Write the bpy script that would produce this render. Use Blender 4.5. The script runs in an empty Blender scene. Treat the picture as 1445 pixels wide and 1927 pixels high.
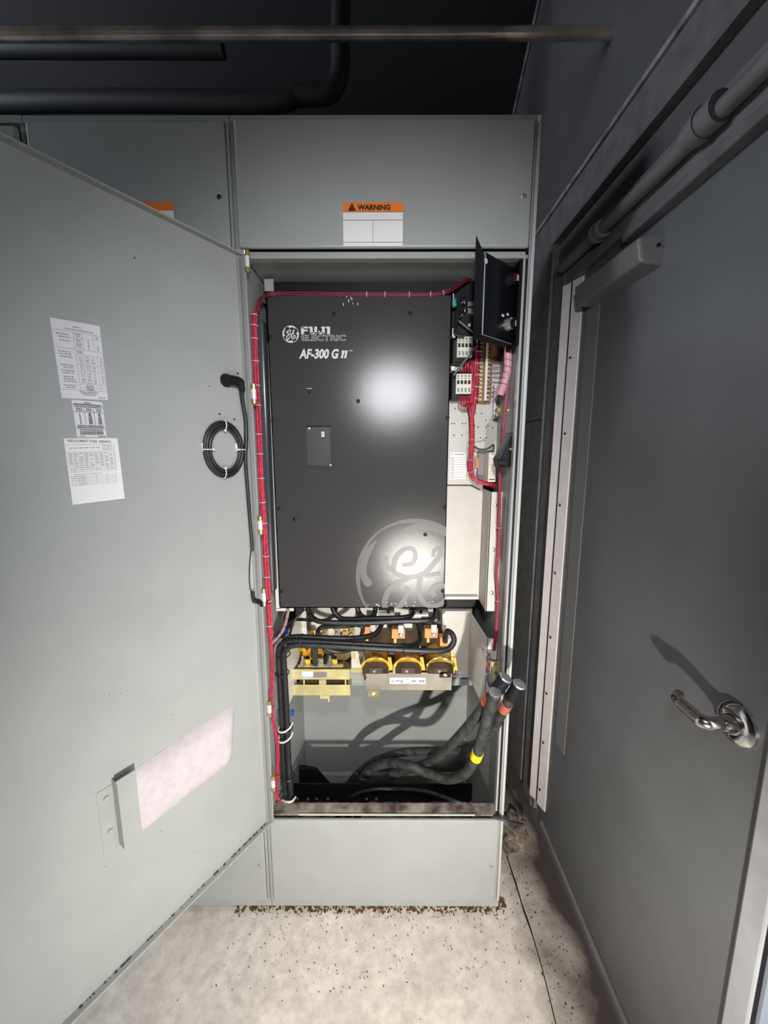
import bpy, bmesh, math, random
from mathutils import Vector, Matrix
random.seed(7)
S = bpy.context.scene
COL = S.collection
# ------------------------------------------------------------------ camera
FPX, W, H = 727.08, 1445, 1927
CAM = Vector((0.3739, -1.0685, 1.4866))
YAW, PIT = -0.002554, -0.153746
fw = Vector((math.sin(YAW)*math.cos(PIT), math.cos(YAW)*math.cos(PIT), math.sin(PIT)))
rt = Vector((math.cos(YAW), -math.sin(YAW), 0)); up = rt.cross(fw)
cd = bpy.data.cameras.new('camera'); cam = bpy.data.objects.new('camera', cd); COL.objects.link(cam)
cd.sensor_fit = 'HORIZONTAL'; cd.sensor_width = 36; cd.lens = FPX/W*36; cd.clip_start = .02
cam.matrix_world = Matrix(((rt.x, up.x, -fw.x, CAM.x), (rt.y, up.y, -fw.y, CAM.y), (rt.z, up.z, -fw.z, CAM.z), (0, 0, 0, 1)))
S.camera = cam
# ------------------------------------------------------------------ world, lights, exposure
S.view_settings.view_transform = 'Standard'; S.view_settings.look = 'None'
S.view_settings.exposure = 0.0; S.view_settings.gamma = 1; S.view_settings.use_curve_mapping = False
wd = bpy.data.worlds.new('sky'); S.world = wd; wd.use_nodes = True
bg = wd.node_tree.nodes['Background']; bg.inputs[0].default_value = (.80, .90, 1, 1); bg.inputs[1].default_value = 2.4
def spot(name, loc, target, power, col, size, ang, blend):
    l = bpy.data.lights.new(name, 'SPOT'); l.energy = power; l.color = col; l.shadow_soft_size = size
    l.spot_size = math.radians(ang); l.spot_blend = blend
    o = bpy.data.objects.new(name, l); COL.objects.link(o); o.location = loc
    o.rotation_euler = (Vector(target)-Vector(loc)).to_track_quat('-Z', 'Y').to_euler(); return o
spot('work_light', (.580, -1.25, .755), (.36, .15, .50), 105, (1, .958, .88), .020, 112, 1.0)
spot('head_torch', (.424, -1.10, 1.83), (.40, .1, 1.38), 53, (.95, .97, 1), .05, 96, 1.0)
def area(name, loc, target, power, col, sx, sy):
    l = bpy.data.lights.new(name, 'AREA'); l.energy = power; l.color = col; l.shape = 'RECTANGLE'; l.size = sx; l.size_y = sy
    o = bpy.data.objects.new(name, l); COL.objects.link(o); o.location = loc
    o.rotation_euler = (Vector(target)-Vector(loc)).to_track_quat('-Z', 'Y').to_euler(); return o
area('upper_wall_fill', (-2.45, -.15, 2.75), (1.0, -.5, 2.2), 44, (.80, .88, 1), .9, .6)   # added cool fill lamp, high left, to lift the upper right wall

# ------------------------------------------------------------------ helpers
def at(px, py, ax, v):
    d = fw + rt*((px-W/2)/FPX) - up*((py-H/2)/FPX)
    k = 'XYZ'.index(ax); return CAM + d*((v-CAM[k])/d[k])
MATS = {}
def mat(name, col, rough=.5, metal=0, noise=0, nscale=40, bump=0, bscale=200, spec=.5, emit=None, col2=None):
    if name in MATS: return MATS[name]
    m = bpy.data.materials.new(name); m.use_nodes = True; nt = m.node_tree; b = nt.nodes['Principled BSDF']
    c = tuple(col)+(1,)
    b.inputs['Base Color'].default_value = c; b.inputs['Roughness'].default_value = rough
    b.inputs['Metallic'].default_value = metal; b.inputs['Specular IOR Level'].default_value = spec
    if noise or bump:
        tc = nt.nodes.new('ShaderNodeTexCoord')
    if noise:
        n = nt.nodes.new('ShaderNodeTexNoise'); n.inputs['Scale'].default_value = nscale; n.inputs['Detail'].default_value = 6
        r = nt.nodes.new('ShaderNodeValToRGB'); nt.links.new(tc.outputs['Object'], n.inputs['Vector'])
        lo = col2 if col2 else tuple(x*(1-noise) for x in col); hi = tuple(min(1, x*(1+noise)) for x in col) if not col2 else col
        r.color_ramp.elements[0].position = .35; r.color_ramp.elements[1].position = .65
        r.color_ramp.elements[0].color = tuple(lo)+(1,); r.color_ramp.elements[1].color = tuple(hi)+(1,)
        nt.links.new(n.outputs['Fac'], r.inputs['Fac']); nt.links.new(r.outputs['Color'], b.inputs['Base Color'])
    if bump:
        n2 = nt.nodes.new('ShaderNodeTexNoise'); n2.inputs['Scale'].default_value = bscale; n2.inputs['Detail'].default_value = 3
        bp = nt.nodes.new('ShaderNodeBump'); bp.inputs['Strength'].default_value = bump; bp.inputs['Distance'].default_value = .002
        nt.links.new(tc.outputs['Object'], n2.inputs['Vector']); nt.links.new(n2.outputs['Fac'], bp.inputs['Height']); nt.links.new(bp.outputs['Normal'], b.inputs['Normal'])
    MATS[name] = m; return m
GREY = mat('grey_enamel', (.335, .340, .330), .42, noise=.03, nscale=9, bump=.06, bscale=900)
GREYD = mat('grey_enamel_edge', (.33, .34, .325), .3, noise=.04, nscale=15)
CREAM = mat('cream_plate', (.55, .525, .48), .5, noise=.05, nscale=14)
BLKCOV = mat('black_cover', (.044, .042, .042), .215, noise=.12, nscale=300, bump=.07, bscale=1500, spec=.32)
BLK = mat('black_plastic', (.010, .010, .012), .45, spec=.25)
BLKG = mat('black_gloss', (.006, .0065, .010), .25, spec=.25)
RUB = mat('cable_rubber', (.016, .016, .017), .42, noise=.4, nscale=60)
DUSTRUB = mat('dusty_cable', (.05, .05, .048), .6, noise=.75, nscale=45, col2=(.016, .016, .016))
RED = mat('red_wire', (.42, .018, .05), .45, noise=.35, nscale=120)
PINK = mat('spiral_wrap', (.62, .33, .38), .45)
WHITE = mat('white_plastic', (.75, .73, .68), .45)
IVORY = mat('ivory_plastic', (.72, .69, .58), .5)
PAPER = mat('paper_label', (.70, .67, .68), .45)
PAPER2 = mat('bright_paper_label', (.80, .77, .75), .4)
INK = mat('ink', (.09, .07, .09), .6)
INKF = mat('faint_ink', (.28, .25, .28), .6)
PURP = mat('purple_line', (.10, .05, .10), .6)
ORANGE = mat('orange_print', (.85, .20, .02), .5)
LOGO = mat('white_print', (.62, .60, .62), .5)
GHOST = mat('grey_print', (.105, .098, .101), .30, bump=.07, bscale=1500, spec=.3)
STEEL = mat('steel', (.55, .53, .5), .32, metal=.8)
CHROME = mat('chrome', (.72, .70, .70), .09, metal=1)
ALU = mat('aluminium', (.80, .74, .73), .42, metal=.1, noise=.05, nscale=20)
WHITESTRIP = mat('pale_painted_strip', (.42, .42, .45), .5, noise=.08, nscale=20)
BRASS = mat('yellow_zinc', (.72, .62, .30), .38, metal=.55, noise=.12, nscale=20)
GOLD = mat('gold_zinc', (.62, .50, .22), .32, metal=.85, noise=.2, nscale=25)
AMBER = mat('amber_resin', (.50, .26, .03), .2, noise=.5, nscale=25)
YELLOW = mat('yellow_insulator', (.75, .48, .06), .4, noise=.15, nscale=60)
DKAMB = mat('dark_resin', (.045, .025, .012), .25, noise=.4, nscale=30)
TERM = mat('orange_terminal', (.72, .30, .09), .5, noise=.1, nscale=60)
TANB = mat('tan_terminal_board', (.30, .15, .07), .5, noise=.2, nscale=60)
BAND = mat('core_band', (.36, .325, .27), .42, metal=.5, noise=.25, nscale=9)
WALLD = mat('charcoal_wall', (.118, .116, .116), .5, bump=.12, bscale=120, noise=.06, nscale=6)
DOORD = mat('charcoal_door', (.148, .150, .155), .40, noise=.06, nscale=5, bump=.08, bscale=160)
ROOFD = mat('dark_roof', (.020, .020, .022), .8)
FRAMED = mat('frame_paint', (.19, .18, .18), .42, noise=.1, nscale=12, bump=.08, bscale=120)
TRIMD = mat('rough_trim_paint', (.155, .15, .15), .5, noise=.15, nscale=20, bump=.3, bscale=220)
TRIML = mat('worn_trim_edge', (.28, .27, .26), .5, noise=.4, nscale=25)
PIPE = mat('dull_pipe', (.70, .58, .52), .22, metal=.8, noise=.35, nscale=10)
DKPIPE = mat('black_conduit', (.02, .02, .02), .55)
BLUE = mat('blue_tape', (.02, .06, .32), .5)
CYAN = mat('blue_print', (.12, .45, .72), .5)
YTAPE = mat('yellow_tape', (.85, .70, .01), .4)
RTAPE = mat('orange_tape', (.80, .13, .03), .45)
FTAPE = mat('faded_red_tape', (.36, .10, .07), .55)
GREEN = mat('green_sleeve', (.08, .26, .17), .5)
TEAL = mat('teal_lug', (.05, .28, .28), .4)
TAPEY = mat('beige_tie_mount', (.62, .58, .40), .5)
COPPER = mat('cut_copper', (.62, .60, .62), .35, metal=.8, noise=.3, nscale=200)
REDB = mat('red_plastic', (.62, .03, .02), .4)
HOLE = mat('dark_hole', (.004, .004, .004), .9)
GREYBOX = mat('grey_plastic', (.22, .21, .21), .5)

def concrete():
    m = bpy.data.materials.new('concrete'); m.use_nodes = True; nt = m.node_tree; b = nt.nodes['Principled BSDF']; N = nt.nodes.new; L = nt.links.new
    tc = N('ShaderNodeTexCoord')
    n1 = N('ShaderNodeTexNoise'); n1.inputs['Scale'].default_value = 7; n1.inputs['Detail'].default_value = 9; n1.inputs['Roughness'].default_value = .65; n1.inputs['Distortion'].default_value = .35
    L(tc.outputs['Object'], n1.inputs['Vector'])
    r1 = N('ShaderNodeValToRGB'); e = r1.color_ramp.elements
    e[0].position = .36; e[0].color = (.48, .43, .37, 1); e[1].position = .62; e[1].color = (.78, .71, .63, 1)
    n5 = N('ShaderNodeTexNoise'); n5.inputs['Scale'].default_value = 34; n5.inputs['Detail'].default_value = 8; n5.inputs['Roughness'].default_value = .7; L(tc.outputs['Object'], n5.inputs['Vector'])
    m5 = N('ShaderNodeMath'); m5.operation = 'MULTIPLY_ADD'; m5.inputs[1].default_value = .55; L(n5.outputs['Fac'], m5.inputs[0])
    m6 = N('ShaderNodeMath'); m6.operation = 'MULTIPLY'; m6.inputs[1].default_value = .45; L(n1.outputs['Fac'], m6.inputs[0]); L(m6.outputs[0], m5.inputs[2])
    L(m5.outputs[0], r1.inputs['Fac'])
    # dark stains towards the door wall, ragged by noise
    sx = N('ShaderNodeSeparateXYZ'); L(tc.outputs['Object'], sx.inputs[0])
    n2 = N('ShaderNodeTexNoise'); n2.inputs['Scale'].default_value = 5; n2.inputs['Detail'].default_value = 7; L(tc.outputs['Object'], n2.inputs['Vector'])
    ma = N('ShaderNodeMath'); ma.operation = 'MULTIPLY_ADD'; ma.inputs[1].default_value = .38; L(n2.outputs['Fac'], ma.inputs[0]); L(sx.outputs['X'], ma.inputs[2])
    mr = N('ShaderNodeMapRange'); mr.inputs['From Min'].default_value = .98; mr.inputs['From Max'].default_value = 1.15; L(ma.outputs[0], mr.inputs['Value'])
    mx = N('ShaderNodeMix'); mx.data_type = 'RGBA'; L(mr.outputs[0], mx.inputs['Factor']); L(r1.outputs['Color'], mx.inputs['A']); mx.inputs['B'].default_value = (.060, .046, .044, 1)
    # small dark specks
    n3 = N('ShaderNodeTexVoronoi'); n3.inputs['Scale'].default_value = 26; L(tc.outputs['Object'], n3.inputs['Vector'])
    n4 = N('ShaderNodeTexNoise'); n4.inputs['Scale'].default_value = 12; L(tc.outputs['Object'], n4.inputs['Vector'])
    mu = N('ShaderNodeMath'); mu.operation = 'MULTIPLY'; L(n4.outputs['Fac'], mu.inputs[0]); mu.inputs[1].default_value = .10
    lt = N('ShaderNodeMath'); lt.operation = 'LESS_THAN'; L(n3.outputs['Distance'], lt.inputs[0]); L(mu.outputs[0], lt.inputs[1])
    m2 = N('ShaderNodeMix'); m2.data_type = 'RGBA'; L(lt.outputs[0], m2.inputs['Factor']); L(mx.outputs['Result'], m2.inputs['A']); m2.inputs['B'].default_value = (.10, .07, .05, 1)
    L(m2.outputs['Result'], b.inputs['Base Color']); b.inputs['Roughness'].default_value = .75
    bp = N('ShaderNodeBump'); bp.inputs['Strength'].default_value = .35; bp.inputs['Distance'].default_value = .004; L(n1.outputs['Fac'], bp.inputs['Height']); L(bp.outputs['Normal'], b.inputs['Normal'])
    return m
CONC = concrete()
DIRT = mat('ground_sand', (.40, .33, .22), .9, noise=.4, nscale=8)

class MB:
    def __init__(s): s.v = []; s.f = []; s.pc = []
    def add(s, v, f): n = len(s.v); s.pc.append((n, len(v), len(s.f), len(f))); s.v += [Vector(p) for p in v]; s.f += [tuple(i+n for i in q) for q in f]; return s
    def hexa(s, p): return s.add(p, [(0, 3, 2, 1), (4, 5, 6, 7), (0, 1, 5, 4), (1, 2, 6, 5), (2, 3, 7, 6), (3, 0, 4, 7)])
    def box(s, x0, x1, y0, y1, z0, z1):
        x0, x1 = sorted((x0, x1)); y0, y1 = sorted((y0, y1)); z0, z1 = sorted((z0, z1))
        return s.hexa([(x0, y0, z0), (x1, y0, z0), (x1, y1, z0), (x0, y1, z0), (x0, y0, z1), (x1, y0, z1), (x1, y1, z1), (x0, y1, z1)])
    def obox(s, c, a, b, d):   # centre and three half-axis vectors
        c, a, b, d = map(Vector, (c, a, b, d))
        return s.hexa([c-a-b-d, c+a-b-d, c+a+b-d, c-a+b-d, c-a-b+d, c+a-b+d, c+a+b+d, c-a+b+d])
    def prism(s, poly, off):
        off = Vector(off); n = len(poly); P = [Vector(p) for p in poly]
        return s.add(P+[p+off for p in P], [tuple(range(n))[::-1], tuple(range(n, 2*n))]+[(i, (i+1) % n, (i+1) % n+n, i+n) for i in range(n)])
    def tube(s, pts, r, n=10, cap=True):
        P = [Vector(p) for p in pts]; m = len(P); rs = r if isinstance(r, (list, tuple)) else [r]*m
        t = (P[1]-P[0]).normalized(); u = t.orthogonal().normalized(); rings = []
        for i in range(m):
            t2 = (P[min(i+1, m-1)]-P[max(i-1, 0)]).normalized()
            u = (u-t2*u.dot(t2)).normalized(); w2 = t2.cross(u)
            rings.append([P[i]+(u*math.cos(2*math.pi*k/n)+w2*math.sin(2*math.pi*k/n))*rs[i] for k in range(n)])
        v = [p for q in rings for p in q]; f = []
        for i in range(m-1):
            for k in range(n): f.append((i*n+k, i*n+(k+1) % n, (i+1)*n+(k+1) % n, (i+1)*n+k))
        if cap: f += [tuple(range(n))[::-1], tuple(range((m-1)*n, m*n))]
        return s.add(v, f)
    def cyl(s, a, b, r, n=14): return s.tube([a, b], r, n)
    def lathe(s, a, d, prof, n=20):   # prof: (distance along d, radius)
        a = Vector(a); d = Vector(d).normalized(); return s.tube([a+d*q[0]+d*1e-6*i for i, q in enumerate(prof)], [q[1] for q in prof], n)
    def build(s, name, m, parent=None, smooth=False, bevel=0, seg=2):
        me = bpy.data.meshes.new(name)
        org = wloc(parent) if parent else Vector((0, 0, 0))
        me.from_pydata([tuple(p-org) for p in s.v], [], s.f)
        bm = bmesh.new(); bm.from_mesh(me); bmesh.ops.recalc_face_normals(bm, faces=bm.faces)
        if bevel: bmesh.ops.bevel(bm, geom=[e for e in bm.edges if len(e.link_faces) == 2 and e.calc_face_angle(0) > .6], offset=bevel, segments=seg, profile=.5, affect='EDGES')
        bm.to_mesh(me); bm.free(); me.materials.append(m)
        if smooth:
            for p in me.polygons: p.use_smooth = True
            me.set_sharp_from_angle(angle=.7)
        o = bpy.data.objects.new(name, me); COL.objects.link(o)
        if parent: o.parent = parent
        return o
def build_each(mb, name, m, parent=None, **k):      # one object for each piece of the builder
    out = []
    for a, n, fa, fn_ in mb.pc:
        q = MB(); q.add(mb.v[a:a+n], [tuple(i-a for i in g_) for g_ in mb.f[fa:fa+fn_]]); out.append(q.build(name, m, parent, **k))
    return out
def wloc(o):
    v = Vector(o.location)
    while o.parent: o = o.parent; v += o.location
    return v
def tag(o, label=None, cat=None, group=None, kind=None):
    if label: o['label'] = label
    if cat: o['category'] = cat
    if group: o['group'] = group
    if kind: o['kind'] = kind
    return o
def thing(name, label, cat, loc, group=None):
    o = bpy.data.objects.new(name, None); COL.objects.link(o); o.location = loc; o.empty_display_size = .05
    return tag(o, label, cat, group)
def struct(o): o['kind'] = 'structure'; return o
def spline(pts, k=6):
    P = [Vector(p) for p in pts]; P = [P[0]*2-P[1]]+P+[P[-1]*2-P[-2]]; out = []
    for i in range(1, len(P)-2):
        a, b, c, d = P[i-1:i+3]
        for j in range(k):
            t = j/k; out.append(.5*((2*b)+(c-a)*t+(2*a-5*b+4*c-d)*t*t+(3*b-a-3*c+d)*t**3))
    out.append(P[-2]); return out
def pxpath(l, Y=None): return [at(p[0], p[1], 'Y', p[2] if len(p) > 2 else Y) for p in l]
def pbox(x0, y0, x1, y1, Y, dep, mb=None):     # box whose front face fills a rectangle of the picture at depth Y
    cx, cy = (x0+x1)/2, (y0+y1)/2
    return (mb or MB()).box(at(x0, cy, 'Y', Y).x, at(x1, cy, 'Y', Y).x, Y, Y+dep, at(cx, y1, 'Y', Y).z, at(cx, y0, 'Y', Y).z)
def copies(o, spots, parent):
    for p in spots:
        c = o.copy(); COL.objects.link(c); c.parent = parent; c.location = Vector(p)
def text_mesh(txt, size, align='LEFT', shear=0, bold=0, sx=1, outline=0, space=1):
    cu = bpy.data.curves.new('t', 'FONT'); cu.body = txt; cu.size = size; cu.align_x = align; cu.shear = shear; cu.offset = bold; cu.space_character = space
    cu.resolution_u = 3
    if outline: cu.fill_mode = 'NONE'; cu.bevel_depth = outline; cu.bevel_resolution = 0
    else: cu.extrude = .0002
    o = bpy.data.objects.new('t', cu); COL.objects.link(o)
    me = bpy.data.meshes.new_from_object(o.evaluated_get(bpy.context.evaluated_depsgraph_get()))
    v = [(p.co.x*sx, p.co.y, p.co.z) for p in me.vertices]; f = [tuple(q.vertices) for q in me.polygons]
    bpy.data.objects.remove(o); bpy.data.curves.remove(cu); bpy.data.meshes.remove(me); return v, f
def put_text(mb, txt, org, ex, ey, size, **k):
    v, f = text_mesh(txt, size, **k); org, ex, ey = Vector(org), Vector(ex), Vector(ey); ez = ex.cross(ey)
    return mb.add([org+ex*p[0]+ey*p[1]+ez*p[2] for p in v], f)
def ribbon(mb, pts, ws, fn, n=6, cap=True):     # flat stroke in 2D, mapped to 3D by fn(x, y)
    P = spline([(p[0], p[1], 0) for p in pts], n); m = len(P)
    def wv(i):
        t = i/(m-1)*(len(ws)-1); k = min(int(t), len(ws)-2); return ws[k]+(ws[k+1]-ws[k])*(t-k)
    v = []; f = []; caps = []
    for i in range(m):
        t = (P[min(i+1, m-1)]-P[max(i-1, 0)]).normalized(); nn = Vector((-t.y, t.x, 0)); w2 = wv(i)/2
        v += [P[i]+nn*w2, P[i]-nn*w2]
    for i in range(m-1): f.append((2*i, 2*i+1, 2*i+3, 2*i+2))
    if cap:
        for i, sgn in ((0, -1), (m-1, 1)):
            t = (P[min(i+1, m-1)]-P[max(i-1, 0)]).normalized()*sgn; nn = Vector((-t.y, t.x, 0)); w2 = wv(i)/2
            b = len(v); v += [P[i]+nn*w2*math.cos(a)+t*w2*math.sin(a) for a in [math.pi*k/6 for k in range(7)]]
            f.append(tuple(range(b, b+7))); caps.append(b)
    return mb.add([fn(p.x, p.y) for p in v], f)
EX, EZ = Vector((1, 0, 0)), Vector((0, 0, 1))

# ================================================================== SETTING
fl = struct(MB().box(-2.6, 1.06, -3.0, 1.6, -.12, -.02).build('floor', CONC))
cr = MB(); ribbon(cr, [(p.x, p.y) for p in [at(x, y, 'Z', -.0195) for x, y in ((950, 1598), (958, 1625), (972, 1668), (985, 1711), (1000, 1754), (1022, 1830), (1046, 1927))]], [.006, .004, .006, .004, .007, .003, .003, .003], lambda x, y: Vector((x, y, -.0195)))
cr.build('crack', HOLE, fl)
struct(MB().box(1.06, 7, -9, 5, -.14, -.04).build('ground', DIRT))
struct(MB().box(-2.6, 1.6, 1.5, 1.6, -.02, 3.2).build('wall_back', ROOFD))
struct(MB().box(-2.7, -2.6, -3.0, 1.6, -.02, 5.6).build('wall_left', WALLD))
struct(MB().box(-2.7, 1.2, -3.1, -3.0, -.02, 6).build('wall_front', WALLD))
# sloping roof
struct(MB().hexa([(-2.7, 1.65, 2.862), (1.6, 1.65, 2.862), (1.6, -3.1, 5.95), (-2.7, -3.1, 5.95), (-2.7, 1.65, 2.96), (1.6, 1.65, 2.96), (1.6, -3.1, 6.05), (-2.7, -3.1, 6.05)]).build('ceiling', ROOFD))
wr = MB().box(1.03, 1.16, -3.0, 1.6, 2.10, 5.7)           # above the doors
wr.box(1.03, 1.16, .44, 1.6, -.02, 2.10); wr.box(1.03, 1.16, -3.0, -1.75, -.02, 2.10)
struct(wr.build('wall_right', WALLD))
# seam bead where roof meets the wall
struct(MB().tube([(1.022, 1.5, 2.965), (1.022, .3, 3.738)], .008, 6).build('trim_1', TRIML))
# wide raised band around the doorway
t2 = struct(MB().box(1.004, 1.03, .52, .72, -.02, 2.385).box(1.004, 1.03, -2.4, .52, 2.258, 2.372).build('trim_2', TRIMD))
MB().box(.996, 1.004, -2.4, .75, 2.372, 2.386).build('worn_edge', TRIML, t2)
MB().box(1.0035, 1.0045, .52, .70, 1.615, 1.619).build('joint', HOLE, t2)
# door frame
fr = struct(MB().box(1.0, 1.05, .385, .483, -.02, 2.155).box(1.0, 1.05, -.62, .385, 2.062, 2.155).build('trim_3', FRAMED, bevel=.004))
MB().prism([(.980, .352, .070), (.999, .318, .070), (1.012, .318, .070), (1.012, .352, .070)], (0, 0, 1.975)).build('stop_strip', ALU, fr)
MB().prism([(.994, .310, .072), (1.008, .270, .072), (1.012, .270, .072), (1.012, .310, .072)], (0, 0, 1.973)).build('stop_strip', ALU, fr)
MB().box(.9925, 1.0, .3105, .3165, .075, 2.04).build('strip_seal', BLK, fr)
MB().box(1.002, 1.03, .356, .380, -.0, 2.05).build('frame_groove', FRAMED, fr)
sc = MB().cyl((0, 0, 0), (-.004, -.002, 0), .0032, 8).build('screw', HOLE, fr); sc.location = (.996, .292, 1.80)
copies(sc, [(.996, .292, z) for z in (1.55, 1.30, 1.05, .80, .57, .36, .15)]+[(.998, .337, z) for z in (1.68, 1.43, 1.18, .93, .68, .46, .25)], fr)
MB().box(.994, 1.02, -.62, .318, 2.047, 2.063).build('head_strip', FRAMED, fr)
hd = MB().box(.985, 1.03, -.62, .03, 2.022, 2.046).build('head_stop', TRIMD, fr, bevel=.004)
# conduit along the frame head
cp = thing('conduit', 'thin grey conduit with coupling collars running above the dark door', 'conduit', (.985, .3, 2.10))
MB().tube([(.982, .37, 2.112), (.982, .18, 2.105), (.982, -.3, 2.098), (.982, -1.2, 2.098)], .017, 12).build('tube', FRAMED, cp, True)
for y0, r, l in ((.165, .024, .05), (-.19, .027, .08)):
    c = MB(); c.tube([(.980, y0, 2.104), (.980, y0-l*.15, 2.104), (.980, y0-l*.15-.001, 2.104), (.980, y0-l, 2.102)], [r*.85, r*.85, r, r], 14); c.tube([(.980, y0-l*.4, 2.103), (.980, y0-l*.55, 2.103)], r*1.12, 14)
    c.build('coupling', FRAMED, cp, True)
# entrance door leaf
d1 = struct(MB().box(1.012, 1.054, -.50, .352, .012, 2.05).build('door_1', DOORD, bevel=.003))
MB().box(1.002, 1.03, -.541, -.498, -.005, 2.06).build('edge_strip', WHITESTRIP, d1, bevel=.004)
MB().box(1.006, 1.03, -.547, -.541, -.005, 2.06).build('edge_seal', BLK, d1)
MB().box(1.008, 1.03, -.553, -.547, -.005, 2.06).build('outer_edge', mat('blue_grey_paint', (.25, .27, .33), .5), d1)
build_each(MB().box(1.0, 1.012, -.34, .29, -.014, .012).box(1.0, 1.012, -.62, -.40, -.014, .012), 'door_sweep', FRAMED, d1, bevel=.003)
MB().box(1.0105, 1.013, .160, .232, .42, 2.0).build('reflection_band', mat('reflected_tone', (.21, .205, .205), .5), d1)  # paler strip painted on for the reflection along the leaf

# door closer
A0, A1 = at(1205, 495, 'Y', -.095), at(1103, 568, 'Y', .215)
clo = MB().prism([(1.02, -.10, 1.985), (A0.x-.006, -.088, 1.978), (A0.x, -.095, 1.922), (1.02, -.10, 1.912)], (0, .31, .012)).build('door_closer', mat('closer_paint', (.20, .19, .19), .4), d1, bevel=.006)
MB().cyl((A0.x+.035, -.0985, 1.955), (A0.x+.035, -.102, 1.955), .004, 8).build('adjuster_screw', HOLE, clo)
# lever handle
HZ = 1.002
ro = MB().lathe((1.012, -.437, HZ), (-1, 0, 0), [(0, .0385), (.006, .0385), (.011, .034), (.013, .026), (.014, .018), (.022, .0165), (.030, .015), (.031, .001)], 32).build('rosette', CHROME, d1, True)
lv = MB().tube(spline([(.985, -.437, HZ), (.965, -.437, HZ), (.955, -.434, HZ), (.950, -.425, HZ), (.950, -.405, HZ), (.950, -.380, HZ+.001), (.955, -.362, HZ+.001), (.968, -.352, HZ+.001)], 6), [.0125]*18+[.0115]*13+[.010]*12, 16).build('lever', mat('satin_chrome', (.70, .66, .64), .2, metal=1), d1, True)
# threshold
struct(MB().box(1.0, 1.16, -1.75, -.62, -.03, -.004).build('trim_4', WHITESTRIP, bevel=.003))

# overhead pipes
pp = MB(); p0, p1 = at(-60, 72, 'Y', .25), at(1060, 63, 'Y', .25)
pz = p1.z
po = tag(pp.tube([(-2.6, .25, pz), (p1.x-.3, .25, pz), (1.03, .25, pz)], .016, 12).build('overhead_pipe', PIPE, None, True), 'worn horizontal steel pipe crossing below the black roof into the side wall', 'pipe')
dk = thing('black_conduit', 'dull black bent conduit hanging in the dark behind the worn pipe', 'conduit', (-.2, .7, 3.1))
pts = [at(x, y, 'Y', .62) for x, y in ((-200, 195), (200, 190), (500, 192), (555, 180), (590, 178), (625, 170), (640, 130), (640, 60), (645, -60))]
MB().tube(spline(pts), .035, 12).build('tube', DKPIPE, dk, True)
MB().tube([at(x, y, 'Y', .60) for x, y in ((-200, 90), (420, 92))], .03, 10).build('straight_tube', DKPIPE, dk, True)

# ================================================================== CABINETS
def lock(parent, px, py, m=CHROME):
    p = at(px, py, 'Y', -.012)
    return MB().lathe(p+Vector((0, .006, 0)), (0, -1, 0), [(0, .0085), (.006, .0085), (.009, .006), (.0095, .001)], 16).build('lock', m, parent, True)
def shell(root, x0, x1, opening):
    b = MB(); Y1 = .5
    b.box(x0, x0+.012, 0, Y1, .03, 2.286); b.box(x1-.012, x1, 0, Y1, .03, 2.286)
    b.box(x0, x1, Y1, Y1+.01, .03, 2.286); b.box(x0+.012, x1-.012, 0, Y1, 2.274, 2.286)
    return b.build('body', GREY, root)
cab = thing('electrical_cabinet', 'open grey electrical cabinet in the corner with its big door swung wide', 'cabinet', (.375, .25, 0))
body = shell(cab, 0, .75, True)
# front frame: posts, header, sill
MB().box(0, .016, -.004, .012, .03, 2.286).build('corner_post', GREYD, cab)
MB().box(.7415, .75, -.008, .02, .03, 2.286).build('corner_post', mat('edge_highlight_grey', (.46, .46, .44), .3), cab, bevel=.002)  # highlight down the right post put into a lighter grey
MB().box(.725, .731, 0, .018, .36, 1.972).build('opening_lip', GREYD, cab)
MB().box(.731, .7415, .004, .018, .03, 2.27).build('door_gasket', BLK, cab)
MB().box(.016, .735, -.002, .02, 1.972, 1.980).box(.016, .735, .004, .5, 1.980, 1.990).build('header', GREY, cab)
MB().box(.0, .7415, -.006, .02, 2.276, 2.288).build('top_rail', GREYD, cab, bevel=.003)
RUST = mat('dirty_sill', (.42, .38, .33), .7, noise=.5, nscale=22, col2=(.09, .06, .05))
sill = MB().box(.012, .731, .0, .042, .342, .3455).build('sill', RUST, cab)
MB().box(.10, .66, -.003, .001, .345, .3475).build('sill_edge', IVORY, sill)
MB().box(.016, .735, .08, .5, .005, .012).build('floor_pan', RUST, cab)
# base plinth
MB().box(0, .75, -.004, .02, .0, .030).build('base_rail', GREYD, cab, bevel=.002)
build_each(MB().box(.02, .07, .03, .09, -.02, .0).box(.68, .73, .03, .09, -.02, .0).box(.02, .07, .4, .46, -.02, .0).box(.68, .73, .4, .46, -.02, .0), 'foot', GREYD, cab)
def panel(root, name, x0, x1, z0, z1, th=.014):
    return MB().box(x0, x1, -th, -.001, z0, z1).build(name, GREY, root, bevel=.005, seg=3)
tp = panel(cab, 'top_panel', .010, .733, 1.992, 2.274)
lp = panel(cab, 'lower_panel', .009, .735, .034, .338)
lock(tp, 986, 370, STEEL); lock(lp, 924, 1630, CHROME)
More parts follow.
